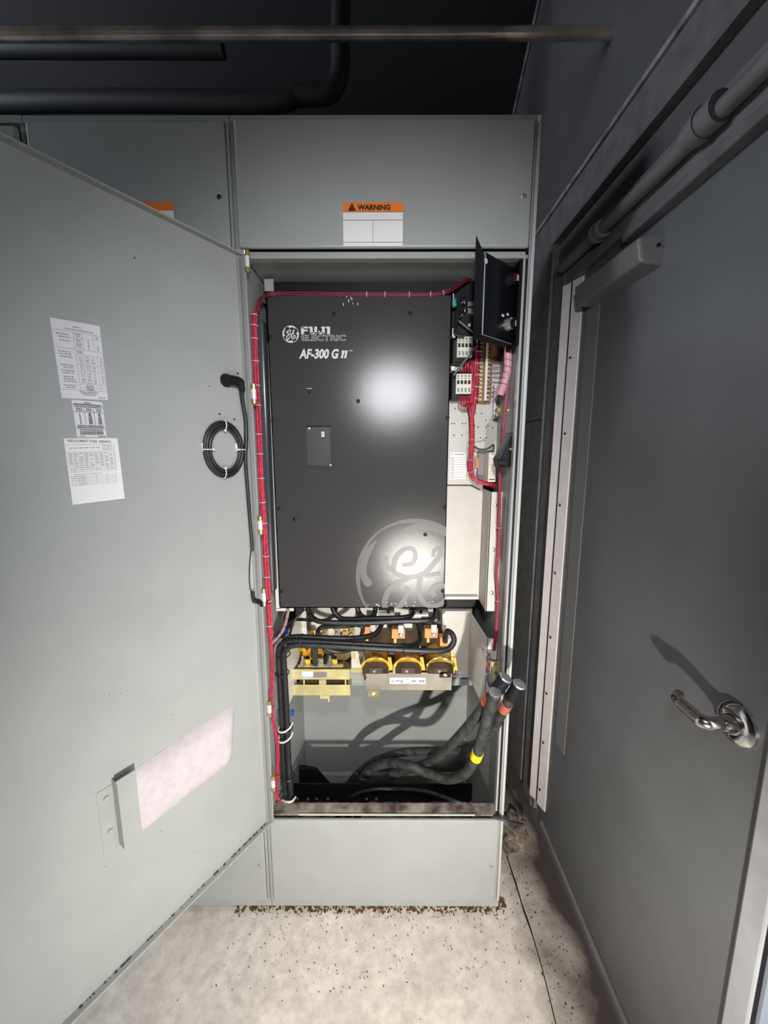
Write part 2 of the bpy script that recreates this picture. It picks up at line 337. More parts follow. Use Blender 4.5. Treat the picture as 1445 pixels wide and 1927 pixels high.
# warning label
def warn(parent, x0, x1, z0, z1, y=-.0148, writing=True):
    w = x1-x0; h = z1-z0
    l = MB().box(x0, x1, y, y+.0008, z0, z1).build('warning_label', PAPER2, parent, bevel=.0)
    MB().box(x0, x1, y-.0004, y+.0002, z0+h*.785, z1).build('header_band', ORANGE, parent)
    if writing:
        t = MB(); zt = z0+h*.83
        t.prism([(x0+w*.085, y-.0006, zt-.002), (x0+w*.215, y-.0006, zt-.002), (x0+w*.15, y-.0006, zt+h*.165)], (0, .0003, 0))
        put_text(t, 'WARNING', (x0+w*.25, y-.0006, zt), EX, EZ, h*.165, bold=.0007, sx=1.02)
        t.build('lettering', mat('black_print', (.03, .01, .01), .5), parent)
        MB().box(x0+w*.147, x0+w*.153, y-.0011, y-.0007, zt+h*.04, zt+h*.11).box(x0+w*.147, x0+w*.153, y-.0011, y-.0007, zt+h*.015, zt+h*.03).build('exclamation_mark', ORANGE, parent)
        g = MB()
        for f0 in (.785, .60, .09): g.box(x0, x1, y-.0005, y+.0001, z0+h*f0-.0005, z0+h*f0+.0005)
        g.box(x0+w*.498, x0+w*.504, y-.0005, y+.0001, z0+h*.09, z0+h*.60)
        g.build('ruled_lines', PURP, parent)
a, b = at(645, 381, 'Y', -.015), at(758, 464, 'Y', -.015)
warn(tp, a.x, at(758, 420, 'Y', -.015).x, b.z+.001, a.z)
# neighbours
cab2 = thing('electrical_cabinet', 'closed grey cabinet directly left of the open one, half hidden by its door', 'cabinet', (-.25, .25, 0))
shell(cab2, -.50, -.001, False)
MB().box(-.50, -.001, -.006, .02, 2.272, 2.288).build('top_rail', GREYD, cab2, bevel=.003)
MB().box(-.50, -.001, -.004, .02, 0, .030).build('base_rail', GREYD, cab2, bevel=.002)
tp2 = panel(cab2, 'top_panel', -.490, -.012, 1.992, 2.270); lp2 = panel(cab2, 'lower_panel', -.490, -.012, .034, .338)
panel(cab2, 'middle_door', -.490, -.012, .345, 1.985)
lock(tp2, 413, 372); lock(lp2, 489, 1628)
warn(tp2, -.28, -.148, 2.005, 2.094, writing=False)
build_each(MB().box(-.009, -.003, -.012, 0, .034, .338).box(-.009, -.003, -.012, 0, 1.992, 2.27), 'gasket_edge', GREYD, cab2)
build_each(MB().box(-.04, .0, .02, .06, -.02, 0).box(-.48, -.44, .02, .06, -.02, 0), 'foot', GREYD, cab2)
cab3 = thing('electrical_cabinet', 'grey cabinet at the far left of the row, only a corner showing', 'cabinet', (-.75, .25, 0))
shell(cab3, -1.0, -.501, False)
MB().box(-1.0, -.501, -.006, .02, 2.272, 2.288).build('top_rail', GREYD, cab3)
panel(cab3, 'top_panel', -.99, -.513, 1.992, 2.262); panel(cab3, 'lower_panel', -.99, -.513, .034, .338); panel(cab3, 'middle_door', -.99, -.513, .345, 1.985)
MB().box(-1.0, -.501, -.004, .02, -.02, .030).build('base_rail', GREYD, cab3)

# ------------------------------------------------------------------ big swung door (part of the cabinet)
AN = math.radians(33.2); HG = Vector((.020, -.015, 0)); DD = Vector((-math.sin(AN), -math.cos(AN), 0)); DN = Vector((math.cos(AN), -math.sin(AN), 0))
def dp(d, z, o=0): return HG + DD*d + DN*o + EZ*z
def dxy(px, py, o=0):
    r = fw + rt*((px-W/2)/FPX) - up*((py-H/2)/FPX); hp = HG+DN*o
    t = (hp-CAM).dot(DN)/r.dot(DN); P = CAM+r*t; return (P-hp).dot(DD), P.z
def dbox(mb, d0, d1, z0, z1, o0, o1): return mb.obox(dp((d0+d1)/2, (z0+z1)/2, (o0+o1)/2), DD*((d1-d0)/2), EZ*((z1-z0)/2), DN*((o1-o0)/2))
SO = -.010   # inner skin of the door
dm = MB(); dbox(dm, 0.002, .715, .339, 1.975, SO-.003, SO)
for q in ((0, .004, .339, 1.975), (.711, .715, .339, 1.975), (0, .715, .339, .343), (0, .715, 1.971, 1.975)): dbox(dm, q[0], q[1], q[2], q[3], SO-.003, .006)
leaf = dm.build('cabinet_door', GREY, cab)
g = MB(); dbox(g, .004, .016, .345, 1.969, SO, SO+.008); g.build('door_lip', GREYD, leaf)
gm = MB(); dbox(gm, .006, .014, .350, 1.965, SO+.008, SO+.0095); gm.build('gasket', mat('grey_gasket', (.17, .175, .17), .6), leaf)
# hinges
for i, py in enumerate((500, 742, 990, 1130, 1352, 1505)):
    z = dxy(471, py)[1]
    for s_ in (-1, 1): MB().cyl(dp(-.002, z+s_*.019-.006, .010), dp(-.002, z+s_*.019+.006, .010), .0075, 12).build('hinge_knuckle', GOLD, leaf, True)
    MB().cyl(dp(-.002, z-.014, .010), dp(-.002, z+.014, .010), .0055, 10).build('hinge_pin', WHITE, leaf, True)
# stickers
class Pg:   # a label lying on the door, u to the right (towards the hinge), v down
    def __init__(s, c, m, name, o=SO+.0008):
        s.c = [dxy(x, y, SO) for x, y in c]; s.o = o
        s.obj = MB().add([dp(d, z, o) for d, z in s.c]+[dp(d, z, SO-.0005) for d, z in s.c], [(0, 1, 2, 3), (4, 7, 6, 5), (0, 4, 5, 1), (1, 5, 6, 2), (2, 6, 7, 3), (3, 7, 4, 0)]).build(name, m, leaf)
    def P(s, u, v, e=.0004):
        q = s.c; d = (1-u)*((1-v)*q[0][0]+v*q[3][0])+u*((1-v)*q[1][0]+v*q[2][0]); z = (1-u)*((1-v)*q[0][1]+v*q[3][1])+u*((1-v)*q[1][1]+v*q[2][1])
        return dp(d, z, s.o+e)
    def rect(s, mb, u0, v0, u1, v1): mb.add([s.P(u0, v0), s.P(u1, v0), s.P(u1, v1), s.P(u0, v1)], [(0, 1, 2, 3)])
    def hl(s, mb, u0, u1, v, t=.004): s.rect(mb, u0, v-t/2, u1, v+t/2)
    def vl(s, mb, u, v0, v1, t=.007): s.rect(mb, u-t/2, v0, u+t/2, v1)
    def txt(s, mb, t, u, v, size, align='LEFT', sx=1, bold=0):
        put_text(mb, t, s.P(u, v), -DD, EZ, size, align=align, sx=sx, bold=bold)
    def scrib(s, mb, u0, u1, v, t=.014):     # a line of print too small to read
        u = u0
        while u < u1:
            w = min(random.uniform(.02, .06), u1-u); s.rect(mb, u, v-t/2, u+w, v+t/2); u += w+random.uniform(.008, .02)
p = Pg([(93, 597), (187, 614), (203, 753), (116, 749)], PAPER, 'instruction_label')
k = MB(); p.hl(k, .02, .99, .135); p.vl(k, .41, .135, .88); p.hl(k, .41, .99, .205); p.hl(k, 0, .99, .355)
for v, u0 in ((.42, .41), (.545, .41), (.64, .41), (.80, .41), (.845, .41), (.885, 0)): p.hl(k, u0, .995, v)
p.vl(k, .59, .135, .355); p.vl(k, .82, .135, .355); p.vl(k, .56, .42, .80); p.vl(k, .68, .42, .80); p.vl(k, .86, .42, .885)
k.build('ruled_lines', INKF, leaf)
k = MB(); p.scrib(k, .42, .60, .07); p.scrib(k, .25, .85, .105)
for v in (.18, .215, .26, .40, .43, .465, .57, .60, .64, .67, .72, .75, .78, .83, .86): p.scrib(k, .07+random.uniform(0, .06), .36-random.uniform(0, .06), v)
for v in (.155, .18, .225, .25, .28, .30, .325, .375, .395): p.scrib(k, .45, .56, v)
for v in (.23, .25, .28, .30, .33): p.scrib(k, .69, .72, v)
for v in (.16, .18, .28, .305, .33): p.scrib(k, .88, .94, v)
for u in (.47, .60, .73, .91):
    for v in (.45, .475, .50, .52, .565, .59, .62, .67, .70, .73, .755, .78): p.scrib(k, u, u+.07, v+random.uniform(-.005, .005), .011)
for v in (.82, .86, .875, .84): p.scrib(k, .55, .72, v)
for v in (.905, .925, .945): p.scrib(k, .38+(v-.9)*2, .80-(v-.9)*2, v)
p.scrib(k, .78, .96, .975)
k.build('fine_print', INKF, leaf)
p = Pg([(134, 752), (192, 757), (200.5, 823), (145, 823)], PAPER, 'torque_label')
k = MB()
for v in (.125, .31, .76): p.hl(k, .01, .99, v, .012)
p.vl(k, .35, .20, .64, .014); p.vl(k, .67, .20, .64, .014); k.build('ruled_lines', INK, leaf)
k = MB(); p.scrib(k, .40, .62, .06, .03); p.scrib(k, .06, .95, .10, .03); p.scrib(k, .05, .97, .165, .035)
for v in (.22, .265): p.scrib(k, .10, .30, v, .03); p.scrib(k, .42, .60, v, .03); p.scrib(k, .75, .93, v, .03)
for v, a, b2, c in ((.35, '1', '50', '50'), (.40, '2', '80', '75'), (.455, '3', '120', '150'), (.51, '4', '200', '200'), (.565, '5', '250', '250'), (.62, '6', '375', '375')):
    for u, t in ((.19, a), (.52, b2), (.84, c)): p.txt(k, t, u, v+.02, .0042, 'CENTER', bold=.0002)
for v in (.68, .725): p.scrib(k, .06, .95, v, .035)
for v in (.80, .845, .88, .915): p.scrib(k, .12, .90, v, .03)
p.scrib(k, .70, .95, .975, .03); p.scrib(k, .06, .28, .975, .02); k.build('fine_print', INK, leaf)
p = Pg([(119.5, 825), (220.5, 824.5), (234.5, 938), (136.5, 950)], PAPER2, 'fuse_label')
k = MB(); p.txt(k, 'REPLACEMENT FUSES  600/60HZ', .055, .052, .0062, sx=.80, bold=.00015); p.scrib(k, .07, .62, .145, .012)
for v in (.115, .14, .16, .18): p.scrib(k, .70, .86, v, .009)
for r_ in range(9):
    for c_ in range(9):
        if random.random() < .75: p.scrib(k, .05+c_*.095, .10+c_*.095, .228+r_*.031, .010)
for r_ in range(5): p.scrib(k, .03, .30, .575+r_*.032, .008)
p.scrib(k, .14, .62, .548, .008); k.build('fine_print', INKF, leaf)
k = MB(); p.hl(k, .0, .9, .095); p.vl(k, .68, .095, .20); p.vl(k, .9, .095, .52)
for r_ in range(10): p.hl(k, .03, .90, .205+r_*.0335, .003)
for c_ in range(10): p.vl(k, .03+c_*.0966, .205, .51, .004)
for r_ in range(5): p.hl(k, .16, .88, .585+r_*.032, .003)
p.vl(k, .50, .56, .71, .005); p.vl(k, .70, .56, .71, .005); p.vl(k, .88, .56, .71, .005); p.vl(k, .115, .47, .60, .006); k.build('ruled_lines', INKF, leaf)
# filter and its bracket
fz = [dxy(x, y, SO) for x, y in ((222, 1466), (438, 1326), (432, 1436), (254, 1575))]
FILT = mat('filter_wool', (.50, .44, .46), .95, noise=.05, nscale=60, bump=.5, bscale=500)
fb = MB(); NU, NV = 24, 12; vv = []
for j in range(NV+1):
    for i in range(NU+1):
        u, v = i/NU, j/NV
        d = (1-u)*((1-v)*fz[0][0]+v*fz[3][0])+u*((1-v)*fz[1][0]+v*fz[2][0]); z = (1-u)*((1-v)*fz[0][1]+v*fz[3][1])+u*((1-v)*fz[1][1]+v*fz[2][1])
        ed = min(u, 1-u)*NU/2.0; ev = min(v*NV/2.5, (1-v)*NV/3)
        o = .026*min(1, ev)**.6*min(1, ed+.35)+random.uniform(-.0008, .0008)
        if u < .2: o = min(o, .015+.05*max(0, u-.1))
        vv.append(dp(d, z, SO+max(0.0, o)))
ff = [(j*(NU+1)+i, j*(NU+1)+i+1, (j+1)*(NU+1)+i+1, (j+1)*(NU+1)+i) for j in range(NV) for i in range(NU)]
fb.add(vv, ff).build('air_filter', FILT, leaf, True)
q0 = dxy(190, 1495, SO); br = MB()
dA, dB, dC = dxy(190, 1550, SO)[0], dxy(217, 1530, SO)[0], dxy(252, 1530, SO)[0]
zT, zB = .800, .640
dbox(br, dB, dA+.002, zT-.012, zB+.002, SO, SO+.0015); dbox(br, dB-.002, dB, zB, zT, SO, SO+.022); dbox(br, dC-.004, dB, zB, zT+.004, SO+.020, SO+.022)
br.build('filter_bracket', GREYD, leaf)
for zz in (.765, .685):
    sb = MB(); sb.cyl(dp((dA+dB)/2, zz, SO+.001), dp((dA+dB)/2, zz, SO+.0045), .0055, 10); sb.build('bracket_rivet', GREYD, leaf, True)
# holes and specks in the door skin
hs = [(441, 789), (413, 779), (253, 485), (447, 703), (394, 727)]
for x, y in hs:
    d, z = dxy(x, y, SO); MB().cyl(dp(d, z, SO-.001), dp(d, z, SO+.0006), .0026 if x != 394 and x != 253 else .0015, 8).build('hole', HOLE, leaf)
sp = MB()
for i in range(55):
    x, y = random.uniform(180, 500), random.uniform(1290, 1640)
    if y > 1540-1.013*(x-512)-15 or (200 < x < 440 and 1320 < y < 1600 and abs(y-(1520-.64*(x-250))) < 75): continue
    d, z = dxy(x, y, SO); l = random.uniform(.0008, .003)
    sp.add([dp(d, z, SO+.0004), dp(d+.0012, z, SO+.0004), dp(d+.0012+random.uniform(-.001, .001), z+l, SO+.0004), dp(d, z+l, SO+.0004)], [(0, 1, 2, 3)])
tag(sp.build('dirt_specks', INK, leaf), kind='stuff')
lipd = MB()
for i in range(70):
    d = random.uniform(.005, .5); s_ = random.uniform(.001, .003); dbox(lipd, d, d+s_*2, .343, .343+s_*.6, SO+.003, SO+.003+s_)
tag(lipd.build('dirt_crumbs', mat('dark_crumbs', (.05, .04, .035), .9), leaf), kind='stuff')
# rubber grommet plug, coiled cord
cord = thing('coiled_cord', 'black cord coiled and tied on the inside of the swung door', 'cord', dp(.09, 1.49, SO))
d, z = dxy(425, 716, SO); c0 = dp(d, z, SO)
MB().lathe(c0, DN, [(0, .0165), (.005, .0165), (.012, .0135), (.020, .009), (.021, .001)], 20).build('plug_base', BLK, cord, True)
elb = MB(); a0 = dp(d-.002, z, SO+.014); elb.tube(spline([a0+DD*.004, a0-DD*.016, dp(d-.028, z-.002, SO+.016), dp(d-.034, z-.012, SO+.015), dp(d-.037, z-.026, SO+.013)], 5), [.0125]*8+[.0115]*5+[.0085]*5+[.006]*3, 12).build('elbow_plug', BLK, cord, True)
cc = [dxy(x, y, SO) for x, y in ((432, 722), (445, 727), (452, 755), (458, 790), (459, 820), (458, 845))]
e0 = (d-.034, z-.020)
dcx, dcz = dxy(419.5, 846, SO); 
def dring(k, th): return dp(dcx+(.050-.0018*k)*math.cos(th), dcz+(.063-.002*k)*math.sin(th), SO+.007+.0055*(k % 2))
path = [dp(e0[0], e0[1], SO+.012)]+[dp(q[0], q[1], SO+.009) for q in cc[2:5]]
MB().tube(spline(path+[dp(cc[5][0]+.001, cc[5][1], SO+.012)], 6), .0052, 10).build('cord_lead', RUB, cord, True)
for k in range(4):
    c = MB(); kk = k*2.2
    c.tube([dp(dcx+(.0535-.0037*k)*math.cos(t), dcz+(.067-.0045*k)*math.sin(t), SO+.006+.004*(k % 2)) for t in [2*math.pi*i/48 for i in range(49)]], .0046, 10, cap=False)
    c.build('cord_loop', RUB, cord, True)
tl = [dp(dxy(x, y, SO)[0], dxy(x, y, SO)[1], SO+.008) for x, y in ((458, 845), (459, 880), (463, 930), (467, 980), (470, 1015), (471, 1036))]
MB().tube(spline(tl, 5), [.0048]*26, 10).build('cord_tail', RUB, cord, True)
tn = [dp(dxy(x, y, SO)[0], dxy(x, y, SO)[1], SO+.006) for x, y in ((470, 1034), (467, 1065), (467, 1095), (470, 1115))]
MB().tube(spline(tn, 5), .0016, 6).build('thin_lead', RUB, cord, True)
pl = [dp(dxy(x, y, SO)[0], dxy(x, y, SO)[1], SO+.010) for x, y in ((471, 1112), (472, 1125), (478, 1130), (497, 1132))]
mp = MB().tube(spline(pl, 4), [.005]*6+[.007]*7, 10); mp.build('clip_boot', BLK, cord, True)
pk = dxy(489, 1132, SO); kb = MB(); dbox(kb, pk[0]-.012, pk[0]+.010, pk[1]-.009, pk[1]+.007, SO+.004, SO+.022); kb.build('clip_block', BLK, cord, bevel=.002)
for th in (0, 1.62, 3.14, 4.85):
    d0 = dcx+.048*math.cos(th); z0 = dcz+.060*math.sin(th)
    rad = Vector((math.cos(th), math.sin(th), 0)); tang = DD*(-math.sin(th))+EZ*math.cos(th); rr = DD*math.cos(th)+EZ*math.sin(th); cen = dp(d0, z0, SO+.008)
    MB().tube([cen+rr*.013*math.cos(t)+DN*.0095*math.sin(t) for t in [2*math.pi*i/20 for i in range(21)]], .0013, 6, cap=False).build('cable_tie', WHITE, cord, True)
    MB().obox(cen-rr*.013+DN*.004, rr*.003, tang*.002, DN*.002).build('tie_head', WHITE, cord)
for x in (381, 444):
    d0, z0 = dxy(x, 842, SO); mb = MB(); dbox(mb, d0-.004, d0+.004, z0-.011, z0+.011, SO, SO+.006); mb.build('tie_mount', IVORY, cord, bevel=.0015)

# ================================================================== INSIDE THE CABINET
# mounting plates (parts of the cabinet)
PY, FY = .25, .12
def Xa(px, py, Y): return at(px, py, 'Y', Y).x
def Za(py, Y, px=880): return at(px, py, 'Y', Y).z
MB().box(.575, .708, PY, PY+.003, Za(1128, PY), Za(545, PY)).build('mounting_plate', CREAM, cab)
zb, zt = Za(1150, FY), Za(926, FY)
sd = MB().prism([(.708, PY, Za(1127, PY)), (.700, FY, zb), (.700, FY, zt), (.708, PY, zt)], (.003, 0, 0)); sd.build('plate_side', CREAM, cab)
fg = MB().box(.699, .7375, FY, FY+.003, zb, zt).build('plate_flange', CREAM, cab)
MB().box(.585, .70, PY-.03, PY, Za(1128, PY-.03), Za(1123, PY-.03)).build('plate_lip', CREAM, cab)
# lower part of the plate stands a little proud, with a sloping shoulder
YL = PY-.012
MB().prism([at(x, y, 'Y', YL) for x, y in ((835, 914), (885, 914), (904, 924), (898, 1122), (835, 1122))], (0, .012, 0)).build('lower_plate', CREAM, cab)
bolt = MB().lathe((0, 0, 0), (0, -1, 0), [(0, .006), (.004, .006), (.005, .004), (.0052, .001)], 10).build('bolt', STEEL, None, True); bolt.parent = cab
bl = [at(x, y, 'Y', FY) for x, y in ((932, 950), (928, 1034), (925, 1115))]
bolt.location = bl[0]-wloc(cab); copies(bolt, [q-wloc(cab) for q in bl[1:]], cab)
hm = MB()
for x, y in ((895, 778), (906, 778), (914, 791), (893, 801), (899, 804), (914, 804), (918, 801), (927, 805), (904, 824), (915, 824), (912, 829), (850, 797), (855, 797), (870, 797), (876, 797), (854, 819), (869, 819), (856, 769)):
    q = at(x, y, 'Y', .215); hm.cyl(q, q+Vector((0, -.0006, 0)), .0022, 6)
tag(hm.build('drilled_holes', HOLE, cab), kind='stuff')
q0, q1 = at(846, 655, 'Y', .215), at(934, 912, 'Y', .215)
MB().box(q0.x, q1.x, .215, .218, q1.z, at(880, 560, 'Y', .215).z).box(q1.x-.003, q1.x, .215, .25, q1.z, 1.95).build('component_plate', CREAM, cab)
MB().box(.55, .705, .27, .30, .93, 1.03).build('gap_shade_box', BLK, cab)  # black box added to darken the gap between the plates
MB().box(.03, .70, .150, .156, 1.926, 1.978).build('shade_strip', BLK, cab)  # black strip added for the shade above the drive
dq = [at(x, y, 'Y', .075) for x, y in ((481, 600), (495, 600), (516, 1116), (501, 1116))]
MB().prism(dq, (0, .05, 0)).build('side_duct', mat('dark_duct', (.045, .05, .055), .25), cab, bevel=.006, seg=3)
# lower right bracket and its mirror on the left
def bracket(sx, name):
    f = lambda X: X if sx > 0 else .75-X
    pts = [at(x, y, 'Y', PY) for x, y in ((830, 1150), (884, 1150), (880, 1268), (830, 1268))]
    x0 = .580 if sx > 0 else .66; xr = pts[1].x
    m = MB().box(f(x0), f(xr), PY, PY+.003, pts[2].z, pts[0].z)
    m.box(f(x0), f(xr), PY-.02, PY, pts[2].z-.002, pts[2].z+.002)
    m.build(name, CREAM, cab)
    F = .10; fz0, fz1 = Za(1335, F), Za(1202, F)
    w = MB().prism([(f(xr), PY, pts[0].z), (f(xr), PY, pts[2].z-.002), (f(.704), F, fz0), (f(.704), F, fz1)], (.002, 0, 0)); w.build('bracket_side', CREAM, cab)
    w = MB().box(f(.703), f(.736), F, F+.003, fz0, fz1); w.build('bracket_flange', CREAM, cab)
bracket(1, 'module_bracket'); bracket(-1, 'module_bracket')
b2 = bolt.copy(); COL.objects.link(b2); b2.parent = cab; b2.location = at(919, 1231, 'Y', .10)-wloc(cab)
b2 = bolt.copy(); COL.objects.link(b2); b2.parent = cab; b2.location = at(917, 1268, 'Y', .10)-wloc(cab)
MB().box(.04, .70, .303, .306, .70, .99).build('rear_plate', CREAM, cab)
# top bracket tab at the left of the header
m = MB(); a, b = at(497, 525, 'Y', .10), at(515, 548, 'Y', .10); m.box(a.x, b.x, .10, .104, b.z, a.z); m.build('corner_tab', GREYD, cab)
# bottom: perforated black bus bar on a rail
rail = MB(); rail.box(.03, .70, .20, .206, .19, .262).build('ground_rail', BLK, cab)
for x in (560, 580, 596, 617, 690, 708): 
    q = at(x, 1503, 'Y', .20); MB().cyl(q, q+Vector((0, -.002, 0)), .0045, 10).build('rail_hole', mat('rail_bolt', (.34, .33, .33), .4), cab)
MB().box(.04, .70, .44, .46, .03, .075).build('rear_ledge', GREY, cab)
MB().prism([(.03, .30, .16), (.16, .30, .16), (.10, .30, .24), (.05, .30, .25), (.03, .30, .25)], (0, .004, 0)).build('entry_plate', BLK, cab)

# ------------------------------------------------------------------ drive
DY = .10
drv = thing('motor_drive', 'large black motor drive with white lettering filling the middle of the open cabinet', 'drive', (.30, DY, 1.0))
X0, X1, Z0, Z1 = .0385, .5625, .9965, 1.9255
def D(px, py, e=0): 
    q = at(px, py, 'Y', DY); return Vector((q.x, DY-e, q.z))
kz = [D(574, 801), D(624, 880)]
kx0, kx1, kzt, kzb = kz[0].x, kz[1].x, kz[0].z, kz[1].z
cv = MB()
for q in ((X0, kx0, Z0, Z1), (kx1, X1, Z0, Z1), (kx0, kx1, Z0, kzb), (kx0, kx1, kzt, Z1)): cv.box(q[0], q[1], DY, DY+.004, q[2], q[3])
cv.box(X0, X0+.003, DY, DY+.14, Z0, Z1).box(X1-.003, X1, DY, DY+.14, Z0, Z1).box(X0, X1, DY, DY+.14, Z0, Z0+.003).box(X0, X1, DY, DY+.14, Z1-.003, Z1)
cover = cv.build('front_cover', BLKCOV, drv)
kp = MB().box(kx0, kx1, DY+.014, DY+.016, kzb, kzt)
kp.box(kx0, kx0+.001, DY+.003, DY+.016, kzb, kzt).box(kx1-.001, kx1, DY+.003, DY+.016, kzb, kzt).box(kx0, kx1, DY+.003, DY+.016, kzb, kzb+.001).box(kx0, kx1, DY+.003, DY+.016, kzt-.001, kzt)
kpo = kp.build('keypad_recess', mat('recess_black', (.034, .032, .033), .45, bump=.1, bscale=1500), drv)
q = D(607, 817, -.013); MB().box(q.x-.0055, q.x+.0055, DY+.008, DY+.015, q.z-.009, q.z+.009).build('socket', BLK, drv, bevel=.001)
MB().box(q.x-.0045, q.x+.0045, DY+.0068, DY+.009, q.z-.0078, q.z+.0078).build('socket_sticker', WHITE, drv)
tk = MB()
for i in range(5): tk.box(q.x-.0025, q.x+.0025, DY+.0063, DY+.0069, q.z-.005+i*.0022, q.z-.0038+i*.0022)
tk.build('sticker_print', INK, drv)
for x, y in ((580, 806), (621, 876)):
    s_ = D(x, y); MB().lathe((s_.x, DY+.0145, s_.z), (0, -1, 0), [(0, .004), (.006, .004), (.0065, .0015), (.003, .0012)], 12).build('recess_screw', STEEL, drv, True)
scw = MB().lathe((0, 0, 0), (0, -1, 0), [(0, .0058), (.003, .0055), (.0045, .003), (.0047, .001)], 12).build('cover_screw', BLK, None, True); scw.parent = drv
L = [D(x, y)-wloc(drv) for x, y in ((629, 592), (772, 590), (848, 635), (842, 786), (836, 955), (833, 1112), (526, 957), (531, 1113), (509, 635), (514, 790), (555, 977), (674, 755), (800, 1006))]
scw.location = L[0]; copies(scw, L[1:], drv)
hm = MB()
for x, y, r in ((582, 738, .0042), (831, 753, .0012), (547, 1007, .0012), (815, 1006, .0014)):
    q = D(x, y); hm.cyl((q.x, DY+.001, q.z), (q.x, DY-.0006, q.z), r, 12)
hm.build('cover_hole', HOLE, drv)
q = D(582, 731); MB().box(q.x-.0075, q.x+.0075, DY-.0005, DY+.001, q.z-.0012, q.z+.0012).build('dash_mark', mat('grey_mark', (.3, .3, .3), .5), drv)
# side chassis strip at the left
sl = MB()
ta, tb = at(502, 620, 'Y', DY+.015), at(525, 1143, 'Y', DY+.015)
sl.box(.0235, X0+.002, DY+.012, DY+.016, Z0-.008, 1.80); sl.box(.0235, .08, DY+.012, DY+.016, Z0-.016, Z0-.006); sl.build('chassis_flange', CREAM, drv)
MB().box(X0+.005, X1-.005, DY+.14, .30, Z0+.02, Z1-.02).build('chassis', BLK, drv)
# lettering
tx = MB(); e = .0006
def blk(*r):
    for x0, x1, y0, y1 in r: tx.add([D(x0, y0, e), D(x1, y0, e), D(x1, y1, e), D(x0, y1, e)], [(0, 1, 2, 3)])
blk((566.5, 572, 616, 629), (568, 579.4, 614.8, 618), (572, 579, 620.5, 623.5))
blk((581, 588, 614.8, 618), (583.4, 588.5, 618, 627.5), (584.5, 596, 625.5, 628.8), (591.5, 596.6, 614.8, 628))
blk((604.5, 611.8, 614.8, 618), (606, 611, 618, 628), (600, 609, 625.5, 628.8), (599.3, 602.3, 623, 627.5))
blk((613.6, 621, 614.8, 618), (615.5, 621, 618, 629))
tx.build('maker_name', LOGO, drv)
tx = MB(); put_text(tx, 'ELECTRIC', D(567, 641, e), EX, EZ, .0215, sx=1.36, outline=.00045, bold=.0004); tx.build('maker_name', LOGO, drv)
tx = MB(); put_text(tx, 'AF-300 G', D(564, 674, e), EX, EZ, .0345, shear=.22, bold=.0013, sx=.805); 
for x in (641.2, 647.2):
    for q in (((0, 674), (3.9, 674), (7.2, 659.6), (3.8, 659.6)), ((.6, 664.2), (4.2, 661.4), (3.8, 659.6), (3.0, 659.6), (.9, 662.2))):
        tx.add([D(x+u, v, e) for u, v in q], [tuple(range(len(q)))])
put_text(tx, 'TM', D(656.5, 662, e), EX, EZ, .007, shear=.2); tx.build('model_name', LOGO, drv)
def U(cx, cy): return ((cx-919.5)/755.3, -(cy-952.4)/755.3)
curl = [U(*c) for c in ((420, 470), (340, 590), (285, 720), (258, 860), (268, 960), (312, 1035))]; curlw = [.02, .095, .10, .10, .115, .15]
script = [([U(*c) for c in ((565, 685), (550, 745), (575, 820), (640, 880), (720, 935), (830, 965), (950, 950), (1060, 900), (1140, 810), (1215, 710), (1250, 640), (1230, 588), (1170, 600), (1150, 690))], [.06, .075, .075, .10, .07, .06]),
          ([U(*c) for c in ((650, 900), (650, 800), (690, 680), (790, 590), (890, 590), (930, 680), (880, 780), (760, 800))], [.07, .09, .07, .08, .06]),
          ([U(*c) for c in ((840, 985), (720, 1030), (610, 1110), (545, 1230), (530, 1350), (580, 1420), (680, 1400), (770, 1300), (815, 1200), (828, 1090))], [.06, .09, .10, .09, .09, .10, .09, .07]),
          ([U(*c) for c in ((1000, 960), (985, 1060), (985, 1180), (1040, 1300), (1140, 1350), (1270, 1320), (1350, 1220), (1340, 1110), (1270, 1060), (1190, 1080), (1150, 1150), (1190, 1225))], [.09, .09, .09, .09, .08, .07, .08, .10]),
          ([U(*c) for c in ((1050, 950), (1160, 925), (1260, 905))], [.06, .07, .06])]
def emblem(mb, cx, cz, R, ey, wide=1):
    f = lambda x, y: Vector((cx+x*R, DY-ey, cz+y*R))
    n = 96; v = []; fc = []
    for i in range(n):
        t = 2*math.pi*i/n; ct, s_ = math.cos(t), math.sin(t); w_ = .06+.025*math.sin(4*t+2.2)
        v += [f(1.01*ct, 1.01*s_), f((1.01-w_*wide)*ct, (1.01-w_*wide)*s_)]
    for i in range(n): a_, b_ = 2*i, 2*((i+1) % n); fc.append((a_, a_+1, b_+1, b_))
    mb.add(v, fc)
    def lift(k): return lambda x, y: f(x, y)-Vector((0, .00012*k, 0))
    for k in range(4):
        pts = curl
        for _ in range(k): pts = [(y, -x) for x, y in pts]
        ribbon(mb, pts, [w_*wide for w_ in curlw], lift(1+.3*k))
    for k, (pts, ws) in enumerate(script): ribbon(mb, pts, [w_*(1+.55*(wide-1)) for w_ in ws], lift(3+k*1.2), cap=False)
    return mb
q = D(547, 629); emblem(MB(), q.x, q.z, .0232, e, 1.5).build('emblem', LOGO, drv)
q = D(780, 1085); gh = emblem(MB(), q.x, q.z, 115*1.166/733*1.0, e).build('large_emblem', GHOST, drv)
bm = bmesh.new(); bm.from_mesh(gh.data); o = wloc(drv)
for f_ in bm.faces:
    f_.normal_update()
    if f_.normal.y > 0: f_.normal_flip()
for co, no in (((X1-.001, 0, 0), (1, 0, 0)), ((0, 0, Z0+.001), (0, 0, -1))):
    bmesh.ops.bisect_plane(bm, geom=bm.verts[:]+bm.edges[:]+bm.faces[:], plane_co=Vector(co)-o, plane_no=no, clear_outer=True)
bm.to_mesh(gh.data); bm.free()
